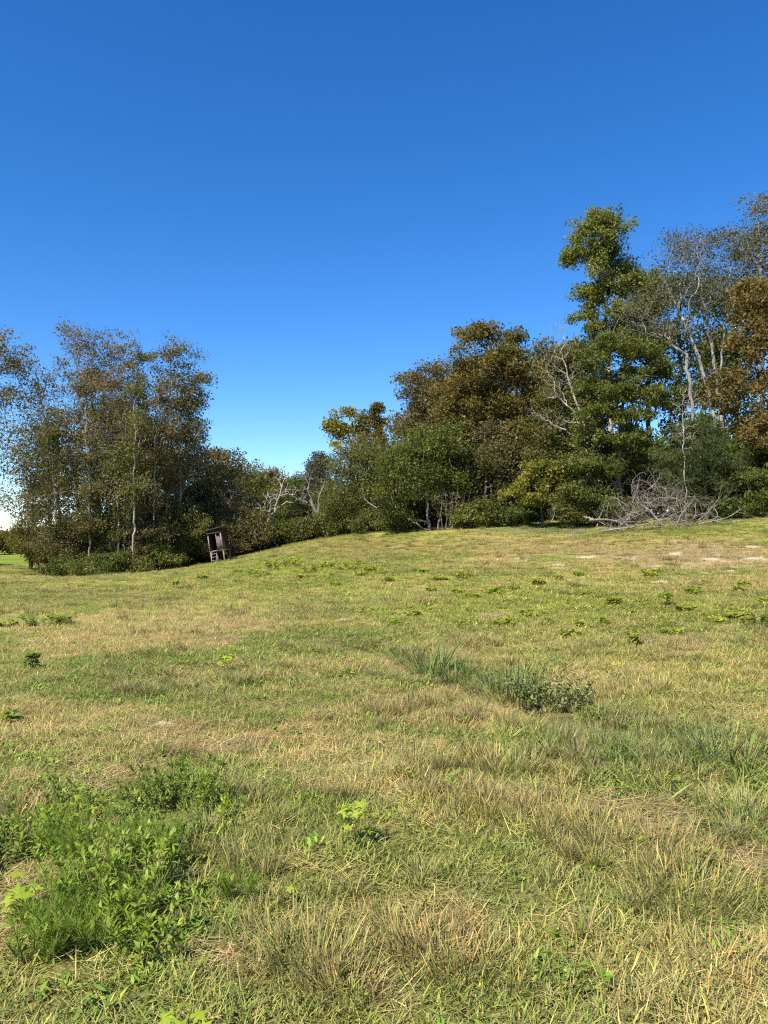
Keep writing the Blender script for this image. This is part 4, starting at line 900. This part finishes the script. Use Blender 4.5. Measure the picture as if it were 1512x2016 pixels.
ng.links.new(named('pick', 'INT'), ip.inputs['Instance Index']); ng.links.new(named('rot', 'FLOAT_VECTOR'), ip.inputs['Rotation']); ng.links.new(named('scl', 'FLOAT_VECTOR'), ip.inputs['Scale'])
ng.links.new(ip.outputs[0], go.inputs[0])
md = grass.modifiers.new('sow', 'NODES'); md.node_group = ng
grass.data.materials.append(GR)
print('TREE TRIS', TRIS[0], 'GRASS INSTANCES', len(gp))

# ------------------------------------------------------------------ plants standing in the meadow
WEED = leaf_mat('weed_leaf', [(.16, .22, .028), (.23, .30, .04), (.31, .37, .06), (.42, .45, .11)], transl=.45, rough=.5, patch=3)
WEEDD = leaf_mat('weed_leaf_dark', [(.12, .165, .028), (.17, .22, .038), (.23, .28, .055), (.30, .33, .08)], transl=.45, rough=.5, patch=3)
LIME = leaf_mat('sapling_leaf', [(.22, .29, .03), (.30, .37, .038), (.38, .44, .055)], transl=.4, rough=.5, patch=3)
SILVER = leaf_mat('silvery_leaf', [(.11, .14, .04), (.17, .20, .06), (.25, .27, .11), (.36, .36, .20)], transl=.25, patch=3)
FENNEL = leaf_mat('feathery_leaf', [(.14, .21, .03), (.20, .28, .04), (.26, .33, .06)], transl=.4, patch=3)
SHRUBL = leaf_mat('field_shrub_leaf', [(.17, .20, .03), (.26, .28, .04), (.36, .36, .055), (.45, .43, .08)], transl=.4, patch=2)
STEM = bark_mat('green_stem', (.09, .09, .03), (.17, .15, .06), 20)
TUSS = grass_mat('tussock_grass', False, (.20, .245, .052), .75, (.52, .40, .18))
BLUEG = grass_mat('blue_green_grass', False, (.16, .22, .065), .25, (.36, .34, .12))
REDG = grass_mat('rusty_tussock_grass', False, (.27, .23, .07), .8, (.54, .38, .18))
def stems_mesh(paths, r):
    parts = []
    for p in paths:
        d = norm(np.gradient(p, axis=0)); rr = r * np.linspace(1, .4, len(p))
        parts.append(tubes(p[:-1], p[1:], d[:-1], d[1:], rr[:-1], rr[1:], 4))
    return join(parts)
def leafy_plant(name, label, cat, px, py, stems, hgt, spread, nleaf, ll, lw, mat, seed, group=None, branch=0, r=.004, zr=(.25, 1.1, .8)):
    rng = RS(seed); o = ground_at(px, py); paths = []; B = []; D = []
    for s in range(stems):
        a = rng.rand() * 6.283; rad = spread * math.sqrt(rng.rand()); h = hgt * rng.uniform(.6, 1.05)
        base = np.array([rad * .45 * math.cos(a), rad * .45 * math.sin(a), -.02]); top = np.array([rad * math.cos(a), rad * math.sin(a), h])
        ks = np.linspace(0, 1, 7)[:, None]
        p = base + (top - base) * ks; p[:, :2] += (rng.normal(size=2) * .02 * hgt / .4)[None] * np.sin(ks * 3.1); p[:, 2] = base[2] + (h - base[2]) * ks[:, 0] ** .9
        P_ = [p]
        for _ in range(branch):
            i = rng.randint(2, 6); d = norm(np.array([rng.normal(), rng.normal(), .9])); q = p[i] + d * ks * h * rng.uniform(.25, .45); P_.append(q)
        for q in P_:
            paths.append(q); k = nleaf if q is p else max(4, nleaf // 2)
            t = .15 + .85 * np.sort(rng.rand(k)) ** .8; idx = t * (len(q) - 1); i0 = np.minimum(idx.astype(int), len(q) - 2); f = (idx - i0)[:, None]
            b = q[i0] * (1 - f) + q[i0 + 1] * f; an = np.arange(k) * 2.4 + rng.rand() * 6
            d = np.stack([np.cos(an), np.sin(an), rng.uniform(zr[0], zr[1], k) + (t > .85) * zr[2]], 1) + rng.normal(size=(k, 3)) * .15
            B.append(b); D.append(d)
    B = np.concatenate(B); D = np.concatenate(D); n = len(B)
    # leaves stay off the ground under a slope
    x = thing(name, label, cat, o, group)
    V, Q = stems_mesh(paths, r); obj('stem', make_mesh('stem', V, Q, mat=STEM), x)['kind'] = 'stuff'
    V, q, t = leafset(B, D, np.tile([0, 0, 1.0], (n, 1)) + rng.normal(size=(n, 3)) * .3, ll * rng.uniform(.6, 1.25, n), lw * rng.uniform(.7, 1.2, n))
    obj('foliage', make_mesh('foliage', V, q, t, mat=mat), x)['kind'] = 'stuff'
    return x
WG = 'leafy weeds at the near edge of the meadow'
for i, (px, py, st, h, sp, nl, ll, lw, mt, lab) in enumerate([
        (345, 1590, 26, .34, .30, 26, .05, .014, WEEDD, 'largest dark leafy weed clump behind the near weeds'),
        (400, 1600, 10, .26, .20, 22, .045, .013, WEED, 'weed clump at the right foot of the largest dark clump'),
        (290, 1600, 8, .22, .18, 20, .045, .013, WEEDD, 'weed clump at the left foot of the largest dark clump'),
        (125, 1600, 9, .26, .18, 22, .05, .015, WEEDD, 'dark weed clump nearest the straw at the left'),
        (150, 1635, 9, .20, .22, 18, .055, .02, WEED, 'low bright weed in front of the dark left clump'),
        (20, 1700, 16, .24, .26, 22, .05, .018, WEEDD, 'dark leafy weed cut by the left edge'),
        (75, 1680, 8, .18, .18, 18, .05, .018, WEED, 'small weed beside the dark left-edge weed'),
        (215, 1780, 24, .34, .32, 26, .055, .016, WEED, 'biggest bright weed clump low at the left, amid feathery fennel'),
        (270, 1740, 14, .30, .22, 24, .055, .016, WEED, 'bright weed with upright pale tips right of the fennel'),
        (150, 1850, 12, .24, .22, 22, .05, .016, WEED, 'weed clump in front of the biggest bright clump'),
        (280, 1880, 10, .20, .16, 20, .055, .017, WEED, 'small weed at the bare strip low in the meadow'),
        (330, 1670, 10, .24, .20, 20, .055, .016, WEEDD, 'weed between the largest dark clump and the bright clump'),
        (430, 1625, 3, .22, .05, 24, .05, .015, LIME, 'single upright lime weed beside the largest dark clump'),
        (1130, 1870, 7, .09, .12, 9, .055, .016, WEED, 'low broad-leaved weed alone in the near grass')]):
    leafy_plant('leafy_weed', lab, 'weed', px, py, int(st * 1.1), h * .75, sp * 1.1, nl, ll * .9, lw * .9, mt, 400 + i, WG)
def feathery(label, px, py, n, h, spread, seed):
    rng = RS(seed); o = ground_at(px, py); x = thing('feathery_fennel', label, 'fennel', o, 'feathery fennel low at the left')
    paths = []; base = []; az = []
    for s in range(max(6, n // 90)):
        a = rng.rand() * 6.283; rad = spread * math.sqrt(rng.rand()); top = np.array([rad * math.cos(a), rad * math.sin(a), h * rng.uniform(.6, 1)])
        p = np.linspace(0, 1, 6)[:, None] * top * [1, 1, 1]; p[:, :2] = p[:, :2] * .5 + top[:2] * .5; p[0, 2] = -.02; paths.append(p)
        t = rng.rand(90) * 4.99; i = t.astype(int); f = (t - i)[:, None]; base.append(p[i] * (1 - f) + p[i + 1] * f)
    V, Q = stems_mesh(paths, .003); obj('stem', make_mesh('stem', V, Q, mat=STEM), x)
    b = np.concatenate(base); m_ = len(b)
    V, q, t, T_ = blades(rng, b, rng.rand(m_) * 6.283, rng.uniform(.2, 1.2, m_), rng.uniform(.03, .09, m_), .0022, rng.uniform(-.3, .6, m_), 3)
    obj('foliage', make_mesh('foliage', V, q, t, mat=FENNEL), x)
for i, a in enumerate([('broad feathery fennel in front of the biggest bright weed', 190, 1835, 2700, .22, .30), ('feathery fennel behind the biggest bright weed', 160, 1690, 2000, .22, .26), ('feathery fennel right of the biggest bright weed', 300, 1700, 1500, .22, .2),
                       ('feathery fennel tuft nearest the lower left corner', 70, 1880, 1500, .18, .2), ('small feathery tuft alone in the grass right of the weeds', 470, 1765, 600, .12, .12)]):
    feathery(*a, 450 + i)
def star_leaf():
    a = np.arange(10) * math.pi / 5; r = np.where(np.arange(10) % 2 == 0, 1.0, .45); r[5] = .25
    v = np.c_[np.cos(a) * r + .15, np.sin(a) * r, -.12 * r ** 2]
    V = np.concatenate([[[.1, 0, 0.02]], v]); t = np.array([(0, 1 + i, 1 + (i + 1) % 10) for i in range(10)])
    return make_mesh('leaf', V, None, t, mat=LIME)
SL = star_leaf()
def sapling(label, px, py, h, nl, size, seed):
    rng = RS(seed); o = ground_at(px, py); x = thing('gum_sapling', label, 'sapling', o, 'lime-green star-leaved saplings')
    lean = rng.normal(size=2) * .1 * h
    ks = np.linspace(0, 1, 6)[:, None]; p = np.c_[ks * lean[0], ks * lean[1], ks * h - .02]; paths = [p]
    for k in range(nl):
        i = rng.randint(2, 6); a = k * 2.4; d = norm(np.array([math.cos(a), math.sin(a), rng.uniform(.0, .7)])); e = p[i] + d * size * rng.uniform(1.0, 1.7)
        paths.append(np.array([p[i], (p[i] + e) / 2 + [0, 0, .005], e]))
        q = bpy.data.objects.new('leaf', SL); C.objects.link(q); q.parent = x; q.location = e
        q.rotation_euler = (rng.normal() * .35, rng.uniform(-.2, .6), a + rng.normal() * .3); s = size * rng.uniform(.6, 1.1); q.scale = (s, s, s)
    V, Q = stems_mesh(paths, .003); obj('stem', make_mesh('stem', V, Q, mat=STEM), x)
for i, a in enumerate([('lime star-leaved sapling alone in the middle of the near grass', 700, 1665, .22, 14, .045), ('lime sapling cut by the bottom edge of the picture', 375, 2085, .13, 14, .042), ('lime sapling at the left edge beside the fennel', 35, 1830, .20, 20, .045),
                       ('small lime sapling far out in the straw, left of centre', 447, 1322, .28, 26, .06), ('pale lime sapling tip among the left weeds', 165, 1615, .18, 8, .04), ('lime sapling beside the bare strip', 560, 1790, .08, 5, .03)]):
    sapling(*a, 470 + i)
# silvery bush and grass clumps along the ditch
leafy_plant('silvery_bush', 'pale silvery-leaved sprawling bush at the end of the ditch', 'bush', 1080, 1400, 40, .27, .42, 15, .038, .02, SILVER, 480, branch=2)
leafy_plant('silvery_bush', 'small outlying spray right of the silvery bush', 'bush', 1130, 1400, 8, .16, .18, 12, .036, .019, SILVER, 481, branch=1)
def clump(name, label, px, py, n, h, spread, mat, seed, group, w=.005, lean=.3, curl=.6):
    rng = RS(seed); o = ground_at(px, py); a = rng.rand(n) * 6.283; r_ = spread * np.sqrt(rng.rand(n)); b = np.c_[r_ * np.cos(a), r_ * np.sin(a), np.zeros(n)]
    b[:, 2] = height(b[:, 0] + o[0], b[:, 1] + o[1]) - o[2] - .01
    V, q, t, T_ = blades(rng, b, a + rng.normal(size=n) * .6, np.abs(rng.normal(size=n)) * lean + .05, h * rng.uniform(.4, 1.05, n), w * rng.uniform(.7, 1.3, n), rng.uniform(.1, 1, n) * curl * 1.4, 4)
    x = obj(name, make_mesh(name, V, q, t, mat=mat, attrs={'t': ('FLOAT', T_)})); x.location = o
    return tag(x, label, 'grass clump', group)
BG = 'tall blue-green grass clumps along the ditch'
for i, (px, py, n, h, sp, w, lab) in enumerate([
        (850, 1335, 130, .62, .26, .012, 'tallest blue-green grass clump on the ditch'), (895, 1342, 60, .42, .2, .011, 'shorter blue-green clump right of the tallest ditch clump'), (790, 1302, 50, .40, .16, .011, 'blue-green clump left of the tallest ditch clump'),
        (700, 1290, 50, .34, .2, .010, 'blue-green clump at the far start of the ditch'), (965, 1365, 160, .30, .24, .008, 'soft dense green clump in the middle of the ditch'), (1005, 1378, 90, .46, .22, .011, 'blue-green clump touching the silvery bush'),
        (1030, 1360, 50, .46, .14, .011, 'thin tall clump behind the silvery bush'), (1420, 1490, 110, .44, .32, .011, 'blue-green fountain clump at the right side of the wet patch'), (1300, 1500, 80, .22, .28, .009, 'low green clump left of the right fountain clump'), (1150, 1470, 120, .22, .34, .009, 'sprawling green clump below the silvery bush'),
        (1190, 1420, 60, .26, .2, .010, 'green clump right of the silvery bush'), (1270, 1440, 70, .22, .24, .009, 'low clump between the bush and the fountain clump')]):
    clump('tall_grass_clump', lab, px, py, n, h * (1 if i < 7 else .75), sp, BLUEG, 500 + i, BG, w, .4, .7)
TG = 'tawny tussocks in the near meadow'
for i, (px, py, n, h, sp, mt, lab) in enumerate([
        (1000, 1520, 700, .26, .22, TUSS, 'dense tawny tussock directly below the ditch'), (930, 1505, 300, .2, .18, REDG, 'reddish tussock left of the dense tawny one'), (1080, 1625, 500, .24, .26, TUSS, 'wide olive tussock in the middle of the right half'), (1180, 1640, 400, .22, .22, TUSS, 'straw-tipped tussock right of the wide olive one'),
        (1290, 1680, 450, .26, .22, REDG, 'rusty tussock behind the big right-hand tussock'), (1350, 1770, 800, .30, .26, TUSS, 'biggest dark-based tussock at the right'), (1460, 1600, 400, .24, .22, TUSS, 'tussock near the right edge above the cool green patch'),
        (870, 1890, 600, .22, .17, REDG, 'mown straw-tipped tussock low in the centre'), (800, 1850, 350, .2, .14, TUSS, 'brownish tussock left of the mown centre one'), (960, 1920, 500, .2, .18, TUSS, 'olive tussock right of the mown centre one'),
        (620, 1900, 500, .3, .16, TUSS, 'green-bladed tussock left of centre near the bottom'), (680, 1960, 400, .22, .12, REDG, 'rusty-based tussock near the bottom centre'), (540, 1850, 260, .24, .16, TUSS, 'thin arching tussock beside the bare strip'),
        (1420, 1900, 420, .2, .2, REDG, 'straw tussock toward the lower right corner'), (1150, 1780, 300, .16, .18, TUSS, 'short tussock left of the biggest right tussock'), (600, 1560, 260, .14, .2, REDG, 'short reddish tuft in the pink straw'), (880, 1440, 380, .2, .26, REDG, 'brown tuft just under the ditch bank'),
        (30, 1620, 260, .26, .16, REDG, 'tan arching tussock at the left edge'), (860, 1295, 200, .26, .2, REDG, 'brown tuft behind the tallest ditch clump'), (240, 1360, 300, .18, .4, BLUEG, 'wide low green tuft in the left straw'), (300, 1430, 200, .12, .3, BLUEG, 'flat green tuft beside the pale scrape'), (520, 1410, 160, .16, .2, REDG, 'small reddish tuft in the open straw')]):
    clump('grass_tussock', lab, px, py, int(n * .7), h * .66, sp * 1.15, mt, 530 + i, TG, .005, .42, .6)

# small shrubs and saplings dotted over the rise
FS = 'small shrubs dotted over the rise'
spots = [(867, 1143, 20), (909, 1140, 22), (835, 1128, 18), (767, 1145, 14), (850, 1165, 22), (901, 1168, 18), (975, 1170, 26), (1015, 1164, 18), (1060, 1152, 24), (1100, 1142, 26), (1140, 1136, 24), (1152, 1173, 14), (1283, 1136, 26), (1391, 1150, 18), (1368, 1170, 20), (1465, 1153, 20),
         (1454, 1167, 20), (1500, 1186, 24), (1308, 1192, 26), (1348, 1204, 18), (1248, 1208, 20), (1208, 1190, 16), (1189, 1232, 18), (1140, 1236, 16), (1078, 1228, 16), (812, 1215, 16), (775, 1232, 16), (1120, 1256, 18), (1245, 1270, 22), (1408, 1228, 16), (1485, 1238, 28), (1046, 1216, 14), (992, 1234, 14), (1448, 1218, 20), (1320, 1252, 14), (929, 1178, 16),
         (684, 1122, 18), (712, 1134, 18), (661, 1156, 16), (540, 1122, 24), (575, 1118, 24), (610, 1128, 22), (500, 1132, 20), (640, 1118, 22), (590, 1140, 18), (740, 1126, 18), (470, 1128, 18), (70, 1234, 26), (116, 1232, 22), (12, 1236, 24), (55, 1322, 20), (22, 1425, 30), (345, 1152, 16), (400, 1140, 14)]
LABEL = {0: 'round yellow-green shrub, first of a pair on the rise below the broad green tree', 1: 'second of the pair of round shrubs on the rise below the broad green tree', 10: 'longest leafy shrub on the rise, under the left end of the brush pile', 12: 'grassy-looking shrub beside the pale sand below the brush pile', 18: 'slender-stemmed sapling with a leafy top on the right of the rise', 28: 'straggly shrub lowest on the right side of the rise',
         30: 'dark round shrub near the right edge of the rise', 47: 'low dark shrub in the tan grass at the left', 48: 'second low dark shrub in the left tan grass', 50: 'small upright sprig alone in the left straw', 51: 'thin brown-green weed at the left edge above the near weeds', 49: 'yellow-green shrub cut by the left edge in the tan grass'}
ORD = 'first second third fourth fifth sixth seventh eighth ninth tenth eleventh twelfth thirteenth fourteenth fifteenth sixteenth seventeenth eighteenth nineteenth twentieth'.split()
def nth(k, n): return ORD[k] + ' from the left' if k < n - k or n - 1 - k >= 20 else (ORD[n - 1 - k] + ' from the right')
def rank(i, idx): o_ = sorted(idx, key=lambda q: spots[q][0]); return nth(o_.index(i), len(o_))
RISE = range(36); STRIP = [q for q in range(36, len(spots)) if q < 47 or q > 51]
for i, (px, py, w) in enumerate(spots):
    o = ground_at(px, py); m = o[1] / F; f_ = rng.choice([.55, .75, 1.0, 1.3, 1.7]); sp = w * m * .5 * 1.9 * f_; h = min(.5, w * m * rng.uniform(.3, .7) * f_)
    lab = LABEL.get(i) or ('leafy low shrub in the green strip below the blind and hollow, ' + rank(i, STRIP) if i in STRIP else 'small leafy shrub dotted on the rise below the wood, ' + rank(i, RISE))
    tall = i in (18, 22, 23, 24, 28, 50, 51)
    leafy_plant('field_shrub', lab, 'shrub', px, py, 5 if tall else rng.randint(7, 17), h * (1.9 if tall else 1), sp * (.5 if tall else 1), 11, .07 + .002 * o[1], .032 + .001 * o[1], WEEDD if i in (30, 47, 48, 50, 51) else (SHRUBL, SHRUBL, WEED, SHRUBL)[i % 4], 600 + i, FS, branch=1, r=.006, zr=(-.1, .5, .3))

# pale sand thrown up on the rise
SAND = plain_mat('pale_sand', (.30, .23, .14), (.45, .37, .25), (3, 3, 3))
def mound(label, px, py, w, seed, h=.10, mat=SAND):
    rng = RS(seed); o = ground_at(px, py); rx = w * o[1] / F * .5; ry = rx * rng.uniform(.6, 1.1); K = 22; R_ = 7; V = [(0, 0, h)]
    lob = 1 + .35 * np.sin(np.arange(K) * 6.283 / K * 2 + rng.rand() * 6) + rng.normal(size=K) * .22
    for j in range(1, R_ + 1):
        f = j / R_
        for i in range(K):
            a = i * 6.283 / K; V.append((math.cos(a) * rx * f * lob[i], math.sin(a) * ry * f * lob[i], h * (1 - f * f) ** 1.2 * (1 + rng.normal() * .15) - .03 * (j == R_)))
    V = np.array(V); V[:, 2] += height(V[:, 0] + o[0], V[:, 1] + o[1]) - o[2]
    q = [(1 + (j - 1) * K + i, 1 + (j - 1) * K + (i + 1) % K, 1 + j * K + (i + 1) % K, 1 + j * K + i) for j in range(1, R_) for i in range(K)]; t = [(0, 1 + i, 1 + (i + 1) % K) for i in range(K)]
    x = obj('sand_mound', make_mesh('sand_mound', V, np.array(q), np.array(t), smooth_shade=True, mat=mat)); x.location = o
    tag(x, label, 'sand mound', 'pale sand mounds on the rise')
for i, (px, py, w, lab) in enumerate([(682, 1222, 34, 'whitish scrape alone in the middle of the meadow'), (1305, 1148, 40, 'nearest pale sand mound on the right of the rise'), (1366, 1130, 46, 'longest pale sand streak below the brush pile'), (1290, 1117, 34, 'pale sand spot left of the longest streak'), (1440, 1126, 26, 'pale sand spot right of the longest streak'),
        (1030, 1100, 44, 'pale sand spot under the yellow-green tree, on the upper rise'), (1095, 1114, 34, 'sand spot at the middle of the upper rise'), (1160, 1098, 40, 'sand spot below the left tip of the brush pile'), (1400, 1102, 50, 'sand streak high on the rise at the right'), (1490, 1100, 44, 'sand streak by the right edge of the rise'),
        (1240, 1102, 34, 'small sand spot below the middle of the brush pile'), (1480, 1078, 36, 'highest sand spot near the right edge'), (745, 1107, 36, 'faint sand scrape near the bright green strip'), (1330, 1090, 36, 'sand fleck just below the brush pile\'s right half'), (325, 1428, 50, 'pale bare scrape in the left straw')]):
    mound(lab, px, py, w, 700 + i, .03 if py > 1200 else .05)
